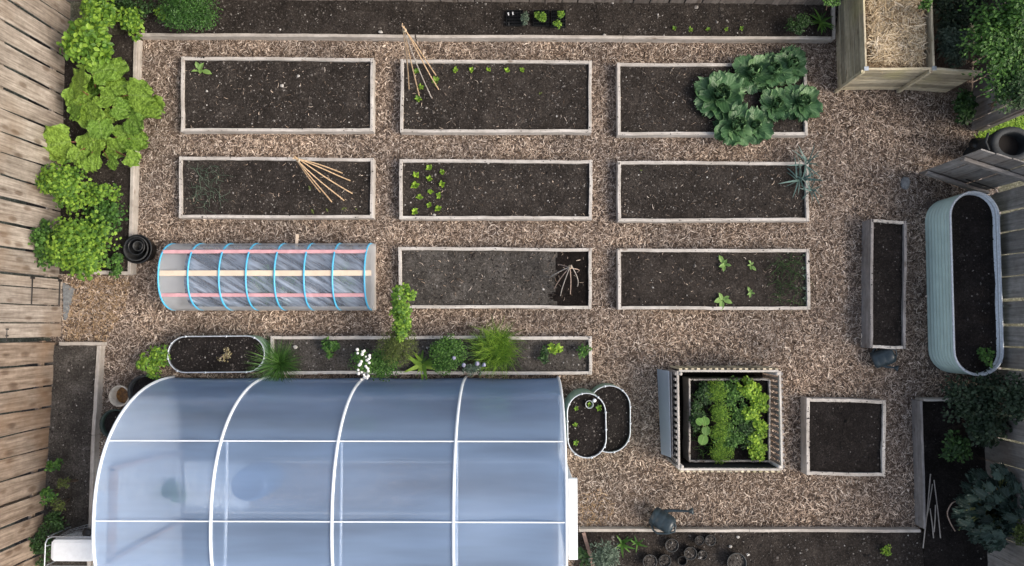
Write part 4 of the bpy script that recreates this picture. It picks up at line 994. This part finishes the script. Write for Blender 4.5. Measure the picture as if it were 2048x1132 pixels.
# seed trays in the top border
for i, (xa, xb, ya, yb2, lb) in enumerate(((1013, 1046, 20, 50, 'black module seed tray leftmost in the top border'), (1067, 1098, 20, 50, 'black tray under the middle clump of nursery plants'), (1103, 1131, 20, 53, 'black tray under the right clump of nursery plants'))):
    A = P(xa, ya, .20); B = P(xb, yb2, .20); o = thing('seed_tray', lb, 'seed tray', (A[0], B[1], .14), 'seed trays in the top border')
    mb = MB(); nxx, nyy = 6, 5
    box(mb, (A[0], B[1], .145), (B[0], A[1], .155), .001)
    for k in range(nxx + 1): x = A[0] + (B[0] - A[0]) * k / nxx; box(mb, (x - .003, B[1] - .003, .156), (x + .003, A[1] + .003, .20), .001)
    for k in range(nyy + 1): y = B[1] + (A[1] - B[1]) * k / nyy; box(mb, (A[0] - .002, y - .003, .156), (B[0] + .002, y + .003, .198), .001)
    mb.build('tray', BLACKP, o)
    if i == 0:
        for (sx, sy, ln_) in ((1016, 25, .05), (1025, 24, .05), (1017, 44, .07)): mb = MB(); p_ = P(sx, sy, .21); beam(mb, p_, p_ + np.array([.01, -ln_, .01]), .02, .003); mb.build('plant_label', WHITE if sy < 40 else GREYP, o)

# ------------------------------------------------------------------ big leaved plants
def leafy(name, label, cat, crown, lvs, mat, stemmat, shape, z0, zl, cup=.25, ruf=.05, group=None, seed=1, droop=.1, aspect=1.1, lobe=.07, nn_=9, rsc=1.0, tilt=.2):
    """lvs: (px,py,rpx) for each blade seen from above, carried on stalks from the crown"""
    rs = random.Random(seed); cz = P(*crown, z0); o = thing(name, label, cat, cz, group); mf = MB(); ms = MB()
    for (px, py, rp) in lvs:
        z = zl * rs.uniform(.75, 1.2); c = P(px, py, z); R = M_PX(rp * rsc, z)
        out = np.array([c[0] - cz[0], c[1] - cz[1], 0.]); out = nrm(out + np.array([rs.uniform(-1, 1), rs.uniform(-1, 1), 0]) * .25 * (np.linalg.norm(out) + .05))
        d = nrm(out + UP * rs.uniform(-.25, .15)); n_ = nrm(UP + out * .25 + np.array([rs.uniform(-tilt, tilt), rs.uniform(-tilt, tilt), 0])); b = c - d * R
        gleaf(mf, b, d, n_, R * 2.1, R * 2.1 * aspect, shape, cup * .4, ruf, droop, nn_, nn_, rs=rs, lobe=lobe, crk=.034 if shape == 'heart' else 0)
        mid_ = (cz + b) / 2 + UP * .05; tube(ms, [cz, mid_, b + d * R * .15], [.012, .010, .006], 6)
    mf.build('foliage', L[mat], o); ms.build('stem', stemmat, o); return o
leafy('rhubarb', 'large rhubarb with broad ruffled lime leaves spilling over the left edging', 'rhubarb', (205, 205), [(205, 141, 26), (235, 134, 20), (158, 161, 32), (158, 200, 30), (232, 173, 24), (279, 191, 30), (303, 216, 27), (215, 195, 20), (242, 218, 20), (181, 228, 30), (201, 258, 22), (268, 248, 22), (185, 175, 22), (255, 205, 18), (215, 235, 16), (150, 225, 18)], 'rhub', RSTEM, 'heart', .12, .55, ruf=.10, seed=2, lobe=.055, nn_=17, rsc=.84, tilt=.5)
leafy('rhubarb', 'second rhubarb with darker round leaves below the first one', 'rhubarb', (205, 290), [(275, 278, 22), (245, 268, 18), (114, 288, 34), (178, 295, 26), (228, 299, 20), (265, 317, 16), (154, 312, 18), (185, 326, 18), (250, 292, 16), (200, 278, 18), (225, 325, 14)], 'rhub', RSTEM, 'heart', .12, .5, ruf=.10, seed=3, lobe=.055, nn_=17, rsc=.84, tilt=.5)
r = random.Random(4)
leafy('kale', 'large dark blue kale sprawling over the lower right border', 'kale', (1985, 1010), [(1985 + 75 * math.sqrt(r.random()) * math.cos(a) * .95, 1010 + 80 * math.sqrt(r.random()) * math.sin(a), r.uniform(12, 21)) for a in [r.uniform(0, 6.28) for _ in range(120)]], 'kale', STEM, 'cab', .1, .8, ruf=.13, seed=5, cup=.8, lobe=.18, nn_=11, rsc=.62, tilt=.9, aspect=.8)

def cabbage(label, px, py, rpx, z0, seed, name='cabbage', n_out=10, mat='cab', upr=0.0):
    rs = random.Random(seed); z = z0 + .16; c = P(px, py, z); c[2] = z0 + .07; R = M_PX(rpx, z); o = thing(name, label, 'cabbage', (c[0], c[1], z0), 'cabbages in the top right bed')
    mf = MB(); a0 = rs.random() * 6
    for i in range(n_out):
        a = a0 + i * 2.39996; el = rs.uniform(.05, .45) + upr; d = np.array([math.cos(a) * math.cos(el), math.sin(a) * math.cos(el), math.sin(el)])
        nn = nrm(UP - d * d[2]); Ln = R * rs.uniform(.85, 1.12); gleaf(mf, c + d * .02, d, nn, Ln, Ln * rs.uniform(.85, 1.1), 'cab', rs.uniform(.15, .45), .075, rs.uniform(.15, .4), rs=rs)
    for i in range(7):
        a = a0 + 1 + i * 2.39996; el = rs.uniform(.65, 1.0); d = np.array([math.cos(a) * math.cos(el), math.sin(a) * math.cos(el), math.sin(el)])
        nn = nrm(UP - d * d[2] + 1e-3); Ln = R * rs.uniform(.55, .72); gleaf(mf, c + UP * .03, d, nn, Ln, Ln * 1.05, 'cab', rs.uniform(.5, .9), .06, -.15, rs=rs)
    mf.build('outer_leaves', L[mat], o)
    mh = MB()
    for i in range(6):
        a = a0 + i * 2.2; el = 1.15 + .05 * i; d = np.array([math.cos(a) * math.cos(el), math.sin(a) * math.cos(el), math.sin(el)]); gleaf(mh, c + np.array([math.cos(a), math.sin(a), 0]) * R * .12 + UP * .04, d, nrm(-np.array([math.cos(a), math.sin(a), 0]) + UP * .2), R * .45, R * .5, 'cab', .9, .03, -.3, rs=rs)
    mh.build('head', L['cab'], o)
    ms = MB(); tube(ms, [(c[0], c[1], z0 - .02), (c[0], c[1], z0 + .1)], .018, 8); ms.build('stem', STEM, o); return o
SZ = .13
for args in (('big pale cabbage at the left of the cabbage patch', 1440, 190, 50, 1), ('open leaved cabbage at the bottom of the patch over the bed board', 1472, 250, 42, 2), ('cabbage at the bottom right of the patch beside the lowest one', 1512, 250, 34, 3),
             ('cabbage at the top middle of the patch', 1505, 145, 38, 4), ('upright cabbage between the top ones', 1545, 140, 38, 5), ('tall dark cabbage in the top right corner of the patch', 1583, 128, 36, 6), ('pale cabbage in the middle of the patch around bare soil', 1553, 207, 34, 7), ('rightmost cabbage leaning over the end board', 1606, 203, 38, 8)):
    cabbage(args[0], args[1], args[2], args[3], SZ, args[4])

# ------------------------------------------------------------------ shrubs and bushes
B_ = bush
B_('currant_bush', 'bright leafy bush between the left fence and the rhubarb', 'bush', 182, 86, 56, 50, .9, 'bright', 900, .085, 'oval', group='bushes in the left border')
B_('currant_bush', 'lime bush at the very top of the left border', 'bush', 198, 22, 36, 34, .9, 'bright', 460, .075, 'oval', group='bushes in the left border')
B_('currant_bush', 'small bright bush just inside the top left edging corner', 'bush', 262, 46, 32, 28, .7, 'bright', 330, .06, 'oval', group='bushes in the left border')
B_('dark_shrub', 'dark loose shrub behind the bright bushes at the top left', 'shrub', 265, 15, 48, 30, .6, 'dark', 900, .04, 'small')
B_('box_shrub', 'dense rounded dark green shrub overhanging the top edging', 'shrub', 380, 18, 62, 44, .85, 'box', 4600, .034, 'small', wfac=.6, nclump=120)
B_('lime_sprig', 'lime sprig between the dark shrub and the dense round shrub', 'plant', 322, 28, 12, 14, .6, 'bright', 60, .05, 'oval', stems=3)
B_('currant_bush', 'bright lobed currant bush below the rhubarb', 'bush', 126, 372, 52, 52, .9, 'bright', 1100, .058, 'lobed', group='bushes in the left border')
B_('currant_bush', 'currant stems reaching over the bare patch of left border', 'bush', 200, 390, 42, 30, .7, 'bright', 230, .055, 'lobed', group='bushes in the left border', nclump=10)
B_('currant_bush', 'darker low currant foliage above the pot stack', 'bush', 212, 438, 42, 46, .5, 'mid', 600, .05, 'lobed', group='bushes in the left border')
B_('currant_bush', 'big bright currant bush at the bottom of the left border', 'bush', 160, 492, 66, 60, 1.05, 'bright', 2000, .062, 'lobed', group='bushes in the left border')
B_('currant_bush', 'darker currant bush pressed against the left fence above the gate', 'bush', 92, 488, 38, 44, .95, 'mid', 650, .058, 'lobed', group='bushes in the left border')
B_('currant_bush', 'small low bush beside the stack of black pots', 'bush', 236, 528, 22, 26, .4, 'mid', 220, .045, 'lobed', group='bushes in the left border')
# bottom left weeds
B_('weed', 'small weed growing through the lower left fence', 'weed', 108, 933, 16, 12, .4, 'mid', 70, .05, 'lobed', stems=3, group='weeds by the lower left fence')
B_('flowering_weed', 'yellow green umbel weed right of the fence foot', 'weed', 132, 968, 18, 10, .5, 'olive', 180, .025, 'small', stems=4, group='weeds by the lower left fence')
B_('weed', 'leafy weed above the white tub against the fence', 'weed', 100, 985, 20, 22, .5, 'mid', 160, .045, 'oval', stems=4, group='weeds by the lower left fence')
B_('flowering_weed', 'yellowish weed left of the greenhouse end', 'weed', 118, 1005, 20, 14, .5, 'olive', 180, .028, 'small', stems=4, group='weeds by the lower left fence')
B_('weed', 'dark weeds behind the wire rack of the tub', 'weed', 118, 1042, 28, 24, .4, 'dark', 400, .04, 'oval', stems=4, group='weeds by the lower left fence')
B_('weed', 'dark weeds left of the chrome frame at the picture edge', 'weed', 82, 1090, 22, 40, .4, 'dark', 400, .045, 'oval', stems=4, group='weeds by the lower left fence')
# herb bed
B_('lime_bush', 'lime green leafy clump at the left end of the oval planter', 'plant', 308, 724, 32, 28, .45, 'bright', 330, .055, 'oval', group=None)
rosette('grass_clump', 'dark spiky grass clump between the oval planter and the herb bed', 'plant', 562, 727, 38, .15, .5, 'mid', 520, .018, 'blade', rise=(.1, 1.2))
B_('herb', 'sparse dark herb with a trailing stem near the left of the herb bed', 'herb', 660, 690, 22, 14, .3, 'mid', 130, .055, 'oval', z0=.18, stems=4, group='herbs in the long bed')
B_('herb', 'lowest sprig of the sparse dark herb', 'herb', 662, 710, 6, 12, .25, 'mid', 16, .045, 'oval', z0=.18, stems=2, group='herbs in the long bed')
o = B_('white_flowers', 'tall plant with white flower heads leaning over the greenhouse film', 'flowers', 725, 728, 22, 36, .7, 'mid', 420, .032, 'small', z0=.18)
rr = np.random.default_rng(3); zf_ = .95
for i in range(26):
    c = P(712 + rr.uniform(0, 28), 699 + i * 2.4, zf_ + rr.uniform(-.1, .08)); mb = MB(); lathe(mb, c, [(0, .012), (.014, .008), (.024 * rr.uniform(.7, 1.2), -.004), (.012, -.012)], 7); mb.build('flower', PETAL, o)
B_('herb', 'bushy mid green herb right of the white flowers', 'herb', 766, 726, 34, 32, .5, 'mid', 1300, .032, 'small', z0=.18, group='herbs in the long bed')
B_('fennel', 'brownish olive feathery fennel across the middle of the herb bed', 'herb', 795, 692, 36, 38, .8, 'olive', 2000, .035, 'small', z0=.18, wfac=.35, group='herbs in the long bed')
ob = B_('lovage', 'tall lime lovage stem arching over the corner of the gritty bed', 'herb', 806, 607, 24, 40, 1.0, 'bright', 420, .055, 'lobed3', z0=.35, group='herbs in the long bed', stems=4)
B_('lovage', 'lower leafy part of the lime lovage where it leaves the herb bed', 'herb', 803, 655, 13, 34, .9, 'bright', 330, .045, 'lobed3', z0=.2, group='herbs in the long bed', stems=4)
rosette('fern', 'lime fern like rosette in the herb bed beside the dense mint', 'fern', 845, 730, 28, .2, .3, 'bright', 18, .28, 'blade', rise=(.1, .7))
B_('mint', 'dense dark green mint patch filling the middle of the herb bed', 'herb', 896, 709, 35, 42, .4, 'mid', 2600, .028, 'oval', z0=.18, nclump=90, group='herbs in the long bed')
o = B_('lavender', 'grey herb with four lilac flowers at the bottom of the herb bed', 'herb', 945, 738, 26, 14, .4, 'grey', 240, .03, 'small', z0=.18, group='herbs in the long bed')
for (fx, fy) in ((908, 716), (927, 730), (954, 727), (968, 730)): mb = MB(); blob(mb, P(fx, fy, .55), .032, fx, 0, 6, (1, 1, .8), .3); mb.build('flower', LILAC, o)
rosette('chives', 'tall shaggy clump of yellow tipped chives in the herb bed', 'herb', 992, 697, 30, .2, .6, 'bright', 1100, .02, 'blade', rise=(.6, 1.45), seed=1, spread=.42)
rosette('chives', 'finer dark blades at the left of the shaggy chives', 'herb', 965, 702, 30, .2, .5, 'dark', 240, .018, 'blade', rise=(.2, 1.3), seed=2)
B_('lettuce', 'yellow green lettuce near the right end of the herb bed', 'lettuce', 1109, 701, 14, 14, .15, 'lime', 130, .045, 'oval', z0=.19, stems=0, group='herbs in the long bed')
B_('herb', 'dark leaves left of the yellow green lettuce', 'herb', 1087, 708, 10, 17, .15, 'dark', 60, .045, 'oval', z0=.19, stems=2, group='herbs in the long bed')
B_('herb', 'dark leafy herb against the right end board of the herb bed', 'herb', 1168, 704, 12, 20, .2, 'mid', 70, .05, 'oval', z0=.19, stems=3, group='herbs in the long bed')
B_('dry_plant', 'dry yellow stalk in the oval planter', 'plant', 451, 708, 16, 22, .15, 'dry', 60, .03, 'small', z0=.30, stems=4, stemmat=TWIG)
# top right
B_('overhanging_shrub', 'light green shrub hanging over the top right fence', 'shrub', 1995, 95, 66, 110, 1.1, 'mid', 2600, .055, 'small', z0=.7, nclump=70)
B_('overhanging_shrub', 'upper part of the green foliage in the very top right corner', 'shrub', 2030, 25, 50, 50, 1.0, 'mid', 1300, .05, 'small', z0=1.0, nclump=30)
B_('overhanging_shrub', 'lower drooping part of the shrub above the grey fence boards', 'shrub', 2025, 190, 46, 44, .8, 'dark', 1000, .05, 'small', z0=.9, nclump=24)
B_('bay_plant', 'silvery dark leaved plant filling the right compost bay', 'plant', 1905, 85, 42, 52, .75, 'grey', 1500, .042, 'oval', z0=.1, nclump=26)
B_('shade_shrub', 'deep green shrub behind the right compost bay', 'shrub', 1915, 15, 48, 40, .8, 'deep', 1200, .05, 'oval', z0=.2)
B_('climber_sprig', 'green sprig over the right rim of the straw filled bay', 'sprig', 1850, 12, 12, 12, .3, 'mid', 60, .05, 'oval', z0=.95, stems=3)
B_('climber_sprig', 'green sprig hanging over the back fence left of the compost bin', 'sprig', 1664, 6, 22, 8, .3, 'mid', 90, .045, 'small', z0=.9, stems=3)
B_('ground_plant', 'dark plant at the foot of the fence below the compost bin', 'plant', 1928, 218, 20, 38, .5, 'dark', 700, .05, 'oval')
# lower right
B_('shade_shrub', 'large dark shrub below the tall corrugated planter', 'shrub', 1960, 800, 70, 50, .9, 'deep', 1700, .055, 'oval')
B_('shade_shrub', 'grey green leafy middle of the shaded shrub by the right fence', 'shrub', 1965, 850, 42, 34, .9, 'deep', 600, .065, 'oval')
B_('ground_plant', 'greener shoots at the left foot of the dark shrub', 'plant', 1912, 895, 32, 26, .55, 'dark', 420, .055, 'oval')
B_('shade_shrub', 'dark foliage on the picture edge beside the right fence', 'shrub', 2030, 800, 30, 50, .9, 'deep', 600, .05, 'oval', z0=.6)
B_('yellow_flower_bush', 'pale yellow flowering bush at the right picture edge', 'bush', 2040, 1070, 22, 34, .6, 'olive', 300, .04, 'small', z0=.5)
B_('planter_weed', 'small green plant at the bottom right of the tall corrugated planter', 'plant', 1974, 712, 16, 15, .18, 'mid', 90, .05, 'oval', z0=.6, stems=3)
B_('silver_plant', 'grey green feathery plant by the pole in the bottom border', 'plant', 1208, 1112, 30, 30, .45, 'grey', 900, .05, 'small', z0=.08, wfac=.45)
B_('ground_plant', 'dark leaves between the greenhouse door and the slanting pole', 'plant', 1165, 1110, 12, 24, .3, 'dark', 160, .05, 'oval', z0=.08)
rosette('weed', 'leafy upright weed right of the silvery plant', 'weed', 1243, 1088, 17, .1, .3, 'mid', 9, .25, 'blade'); rosette('weed', 'thin low weed further right in the bottom border', 'weed', 1275, 1086, 14, .1, .3, 'mid', 7, .22, 'blade')
B_('lime_tuft', 'single lime tuft alone in the bottom right border', 'weed', 1773, 1102, 11, 9, .1, 'lime', 90, .035, 'small', z0=.08, stems=0)
for nm, lb, pts, mt in (('bent_stalk', 'tan bent stalk arching from the kale', [(1930, 1002, .3), (1905, 1003, .4), (1893, 1025, .3), (1900, 1045, .2), (1910, 1062, .12)], TWIG), ('bent_stalk', 'yellow green arched stalk below the kale', [(1918, 1060, .12), (1925, 1048, .3), (1938, 1043, .35), (1951, 1044, .3)], plain('yellow_stalk', (.28, .30, .08), .6))):
    mb = MB(); Q_ = np.array([P(*q) for q in pts]); tt = np.linspace(0, len(pts) - 1, 22); sm = np.stack([np.interp(tt, range(len(pts)), Q_[:, i]) for i in range(3)], 1); sm[1:-1] = (sm[:-2] + sm[1:-1] + sm[2:]) / 3; sm[1:-1] = (sm[:-2] + sm[1:-1] + sm[2:]) / 3; tube(mb, sm, .009, 7); tag(mb.build(nm, mt, origin=P(*pts[-1])), lb, 'stalk', 'bent stalks')
B_('dark_seedbed_plant', 'dark feathery plant left of the glossy one in the top border', 'plant', 1597, 48, 24, 20, .35, 'dark', 500, .035, 'small', z0=.13)
rosette('glossy_plant', 'glossy spiky plant at the right end of the top border', 'plant', 1641, 45, 22, .15, .3, 'mid', 30, .2, 'blade', rise=(.1, 1.1))
o = B_('nursery_plant', 'pale variegated plants in the leftmost seed tray', 'plant', 1051, 35, 9, 16, .14, 'grey', 150, .03, 'small', z0=.2, stems=2, group='nursery plants')
B_('nursery_plant', 'three headed green plant in the middle tray', 'plant', 1084, 33, 12, 13, .14, 'bright', 170, .032, 'oval', z0=.2, stems=2, group='nursery plants')
B_('nursery_plant', 'upper green plant in the right tray', 'plant', 1123, 28, 9, 7, .12, 'bright', 70, .032, 'oval', z0=.2, stems=2, group='nursery plants')
B_('nursery_plant', 'lower green plant in the right tray', 'plant', 1115, 47, 10, 8, .12, 'bright', 70, .032, 'oval', z0=.2, stems=2, group='nursery plants')

# ------------------------------------------------------------------ seedlings: one of each kind, then copies
def proto_seed(name, n, R, wf, mat, tpl, rise, seed):
    r = np.random.default_rng(seed); a = np.arange(n) * 2.39996; el = r.uniform(rise[0], rise[1], n)
    d = np.stack([np.cos(a) * np.cos(el), np.sin(a) * np.cos(el), np.sin(el)], 1); Ls = R * r.uniform(.6, 1.1, n)
    nn = nrm(UP - d * d[:, 2:3] + r.normal(size=(n, 3)) * .2); mb = MB(); leaves(mb, r.normal(size=(n, 3)) * [R * .1, R * .1, .003], d, nn, Ls, Ls * wf, tpl)
    return mb.mesh(name, L[mat])
SD = {'lettuce': [proto_seed('lettuce_seedling', 13, .058, .75, 'lime', 'oval', (.1, 1.0), s) for s in (1, 2, 3)],
      'bras': [proto_seed('brassica_seedling', 5, .12, .62, 'round', 'oval', (.15, .6), s) for s in (4, 5, 6)],
      'green': [proto_seed('seedling', 9, .055, .6, 'bright', 'oval', (.1, .9), s) for s in (7, 8)],
      'pale': [proto_seed('seedling', 6, .05, .7, 'grey', 'oval', (.1, .8), s) for s in (9, 10)],
      'tiny': [proto_seed('seedling', 6, .035, .6, 'olive', 'oval', (.1, .9), s) for s in (11, 12)]}
def seedlings(kind, name, cat, group, items, z):
    r = random.Random(len(items) + int(items[0][0])); first = None
    for i, (px, py, sc, label) in enumerate(items):
        me = SD[kind][i % len(SD[kind])]
        if first is None: o = bpy.data.objects.new(name, me); first = o
        else: o = first.copy(); o.data = me
        S.collection.objects.link(o); o.location = tuple(P(px, py, z)); o.rotation_euler = (r.uniform(-.1, .1), r.uniform(-.1, .1), r.uniform(0, 6.28)); sc *= r.uniform(.8, 1.2); o.scale = (sc, sc * r.uniform(.85, 1.15), sc * r.uniform(.8, 1.2))
        tag(o, label, cat, group)
ordn = ['first', 'second', 'third', 'fourth', 'fifth', 'sixth', 'seventh', 'eighth']
seedlings('lettuce', 'lettuce_seedling', 'seedling', 'lettuce seedlings in the middle bed', [(px, py, s, 'lime lettuce seedling, ' + lb) for px, py, s, lb in (
 (858, 335, 1.0, 'topmost of the middle column in the block'), (884, 344, 1.0, 'topmost of the right column in the block'), (832, 351, .95, 'topmost of the left column in the block'), (859, 357, 1.15, 'second down in the middle column'), (830, 371, 1.4, 'the largest, second down in the left column'),
 (884, 369, 1.1, 'second down in the right column'), (861, 384, 1.0, 'third down in the middle column'), (839, 394, 1.05, 'pinkish one third down in the left column'), (878, 391, 1.1, 'third down in the right column'), (858, 410, 1.05, 'lowest of the middle column'), (876, 417, 1.2, 'lowest of the right column beside a white stone'), (829, 423, 1.1, 'lowest of the left column near the bed corner'))], .145)
seedlings('lettuce', 'lettuce_seedling', 'seedling', 'lettuce row in the wigwam bed', [(x, 140, .85, '%s lettuce seedling from the left in the row right of the wigwam' % ordn[i]) for i, x in enumerate((911, 943, 977, 1014, 1044))], .145)
seedlings('green', 'bedding_seedling', 'seedling', 'seedling row in the top border', [(x, y, 1.15, '%s seedling from the left in the short row of the top border' % ordn[i]) for i, (x, y) in enumerate(((1348, 57), (1380, 59), (1416, 59), (1452, 58), (1483, 57)))], .145)
seedlings('bras', 'brassica_seedling', 'seedling', 'brassica seedlings in the bottom right bed', [(1448, 528, 1.2, 'upper left brassica seedling of four'), (1501, 530, 1.0, 'upper right brassica seedling of four'), (1446, 600, 1.25, 'lower left brassica seedling of four'), (1501, 585, 1.0, 'lower right brassica seedling of four')], .145)
seedlings('pale', 'pale_seedling', 'seedling', 'pale seedlings down the right end board', [(x, y, .85, '%s pale seedling from the top along the right end board below the leeks' % ordn[i]) for i, (x, y) in enumerate(((1608, 510), (1613, 533), (1606, 536), (1610, 552), (1613, 569), (1609, 577), (1613, 588), (1610, 597)))], .145)
seedlings('bras', 'cauliflower_seedling', 'seedling', None, [(402, 141, 1.15, 'lone pale cauliflower seedling in the first bed')], .145)
seedlings('tiny', 'tiny_seedling', 'seedling', 'tiny seedlings near the splayed canes', [(620, 376, 1.3, 'green tiny seedling touching the left cane foot'), (627, 422, 1.3, 'leftmost tiny seedling of the row under the canes'), (655, 420, 1.2, 'tiny seedling second from left under the canes'), (689, 419, 1.3, 'tiny seedling third from left under the canes'), (713, 418, .9, 'faint rightmost tiny seedling under the canes'), (1080, 186, 1.0, 'tiny yellow seedling alone in the middle of the wigwam bed'), (1282, 341, .9, 'tiny yellow seedling at the left of the leek bed'), (1158, 735, 1.1, 'tiny yellow seedling at the right end of the herb bed')], .145)
seedlings('green', 'bean_plant', 'plant', 'young bean plants round the wigwam', [(833, 143, 1.6, 'young bean plant just inside the upper canes of the wigwam'), (841, 174, 1.2, 'young bean plant between the lower canes of the wigwam'), (836, 198, 1.3, 'reddish young bean plant below the wigwam'), (873, 163, 1.7, 'largest young bean plant at the right foot of the wigwam')], .145)
seedlings('green', 'young_plant', 'plant', 'young plants in the taller green planter', [(1152, 817, 1.15, 'upper left young plant in the taller green planter'), (1150, 850, 1.0, 'middle young plant in the taller green planter'), (1151, 885, 1.15, 'lower left young plant in the taller green planter'), (1179, 809, .9, 'seedling inside the glass jar'), (1197, 816, 1.4, 'pale spotted plant right of the glass jar')], .75)
def wisps(label, x0_, x1_, y0_, y1_, n, seed, mat='dark', name='onion_leaves', group='wispy onion patches'):
    r = np.random.default_rng(seed); mb = MB(); c0 = P((x0_ + x1_) / 2, (y0_ + y1_) / 2, .14)
    for i in range(n):
        b = P(r.uniform(x0_, x1_), r.uniform(y0_, y1_), .145); a = r.uniform(0, 6.28); pts = [b]; q = b.copy(); l_ = r.uniform(.12, .28)
        for k in range(5): a += r.normal() * .5; q = q + np.array([math.cos(a), math.sin(a), [.5, .15, -.1, -.2, -.2][k]]) * l_ / 5; q[2] = max(q[2], .145); pts.append(q.copy())
        tube(mb, pts, np.linspace(.0035, .0015, 6), 4, caps=False)
    return tag(mb.build(name, L[mat], origin=c0), label, 'onion plants', group, 'stuff')
wisps('thin wispy onion leaves at the left end of the cane bed', 388, 448, 328, 418, 70, 1, 'grey'); wisps('dense tangle of onion leaves in the brassica seedling bed', 1545, 1604, 512, 604, 120, 2, 'dark')
for i, (px, py, rp, lb) in enumerate(((1612, 328, 34, 'top blue green leek with drooping straps at the bed corner'), (1598, 358, 38, 'middle leek, its long blades crossing the end board'), (1622, 382, 24, 'lowest leek hanging over onto the mulch'))):
    rosette('leek', lb, 'leek', px, py, rp, .16, .4, 'blue', 16, .085, 'blade', group='leeks', rise=(.1, 1.0), seed=i)
# salad inside the crate
ZI = IZ - .05
gp = 'salad plants in the crate bed'
for i, (x, y, rx, ry) in enumerate(((1500, 778, 22, 16), (1520, 805, 15, 16), (1508, 832, 15, 14), (1524, 855, 14, 14), (1512, 880, 15, 13), (1520, 905, 15, 13))):
    B_('lettuce', '%s lime lettuce down the right side of the crate bed' % ordn[i], 'lettuce', x - 4, y, rx * 1.15, ry * 1.15, .24, 'lime', 260, .05, 'oval', z0=ZI, stems=0, group=gp)
for i, (x, y, rx, ry) in enumerate(((1432, 778, 18, 18), (1440, 822, 18, 18), (1440, 862, 17, 20), (1442, 903, 18, 16))):
    B_('carrot_tops', '%s feathery carrot clump down the middle row of the crate bed' % ordn[i], 'carrots', x, y + 1, rx * 1.2, ry * 1.25, .22, 'bright', 1300, .03, 'small', z0=ZI, wfac=.35, stems=3, stemmat=STEM, group=gp)
for i, (x, y, rx, ry, lb, mt) in enumerate(((1465, 785, 17, 22, 'dark curly greens between the carrots and the lime lettuce', 'mid'), (1482, 830, 15, 15, 'grey green loose herb in the middle of the crate bed', 'mid'), (1462, 880, 22, 22, 'paler bushy greens right of the lower carrots', 'mid'), (1500, 868, 14, 22, 'dark leaves left of the lower lettuces', 'dark'), (1410, 788, 11, 18, 'dark greens left of the upper carrots', 'dark'), (1485, 858, 9, 8, 'small dark plant beside the bare gap', 'dark'), (1395, 830, 10, 22, 'straggly dark leaves at the left edge of the crate bed', 'dark'))):
    B_('salad_greens', lb, 'greens', x, y, rx * 1.4, ry * 1.35, .18, mt, 700, .038, 'small', z0=ZI, stems=3, stemmat=STEM, group=gp)
leafy('squash_seedling', 'round leaved plant at the lower left of the crate bed', 'plant', (1405, 855), [(1410, 842, 13), (1399, 843, 11), (1412, 862, 13), (1406, 880, 15)], 'round', STEM, 'round', ZI, ZI + .24, ruf=.02, seed=9, rsc=.62, cup=.1, droop=.05, aspect=1.0)
wisps('tangled thin leaves down the left edge of the crate bed', 1388, 1402, 775, 905, 90, 5, 'mid', group=None)
for o_ in [o for o in S.objects if o.name.startswith('onion_leaves') and 'crate' in o.get('label', '')]: o_.location.z += IZ - .18; 
for (x, y, rx, ry, h_, mt, lb) in INSIDE: B_('tomato_plants', lb, 'plants', x, y, rx, ry, h_, mt, 240, .09, 'oval', z0=.1, stems=3, stemmat=STEM, group='plants inside the greenhouse')
# plants under the cloche
for (x, y, rx, ry, lb) in ((525, 570, 24, 36, 'hazy green plants under the left middle of the cloche'), (580, 575, 18, 26, 'hazy green plants under the centre of the cloche'), (690, 560, 18, 40, 'hazy green plants under the right end of the cloche')):
    B_('covered_plants', lb, 'plants', x, y, rx, ry, .22, 'mid', 220, .07, 'oval', z0=.14, stems=3, group='plants under the cloche')
# pale stones lying on soil
for i, (x, y, rp, z, lb) in enumerate(((597, 152, 3, .145, 'pale pebble left of centre in the first bed'), (564, 171, 3.5, .145, 'oval pebble near the middle of the first bed'), (868, 430, 3, .145, 'white stone at the bottom of the lettuce bed'), (761, 64, 4, .16, 'pale stone sitting by the top edging board'), (1209, 70, 3, .15, 'round stone against the top edging board'), (590, 694, 4, .19, 'flat stone at the left of the herb bed'), (1461, 1093, 3, .09, 'white stone right of the pots'), (1476, 1074, 3, .09, 'elongated white stone under the bottom edging'))):
    mb = MB(); c = P(x, y, z); blob(mb, c, M_PX(rp, z), i + 3, 0, 6, (1.2, .9, .5), .3); tag(mb.build('pebble', plain('pale_pebble', (.42, .40, .37), .8), origin=c) if i == 0 else mb.build('pebble', bpy.data.materials['pale_pebble'], origin=c), lb, 'stone', 'pale stones')
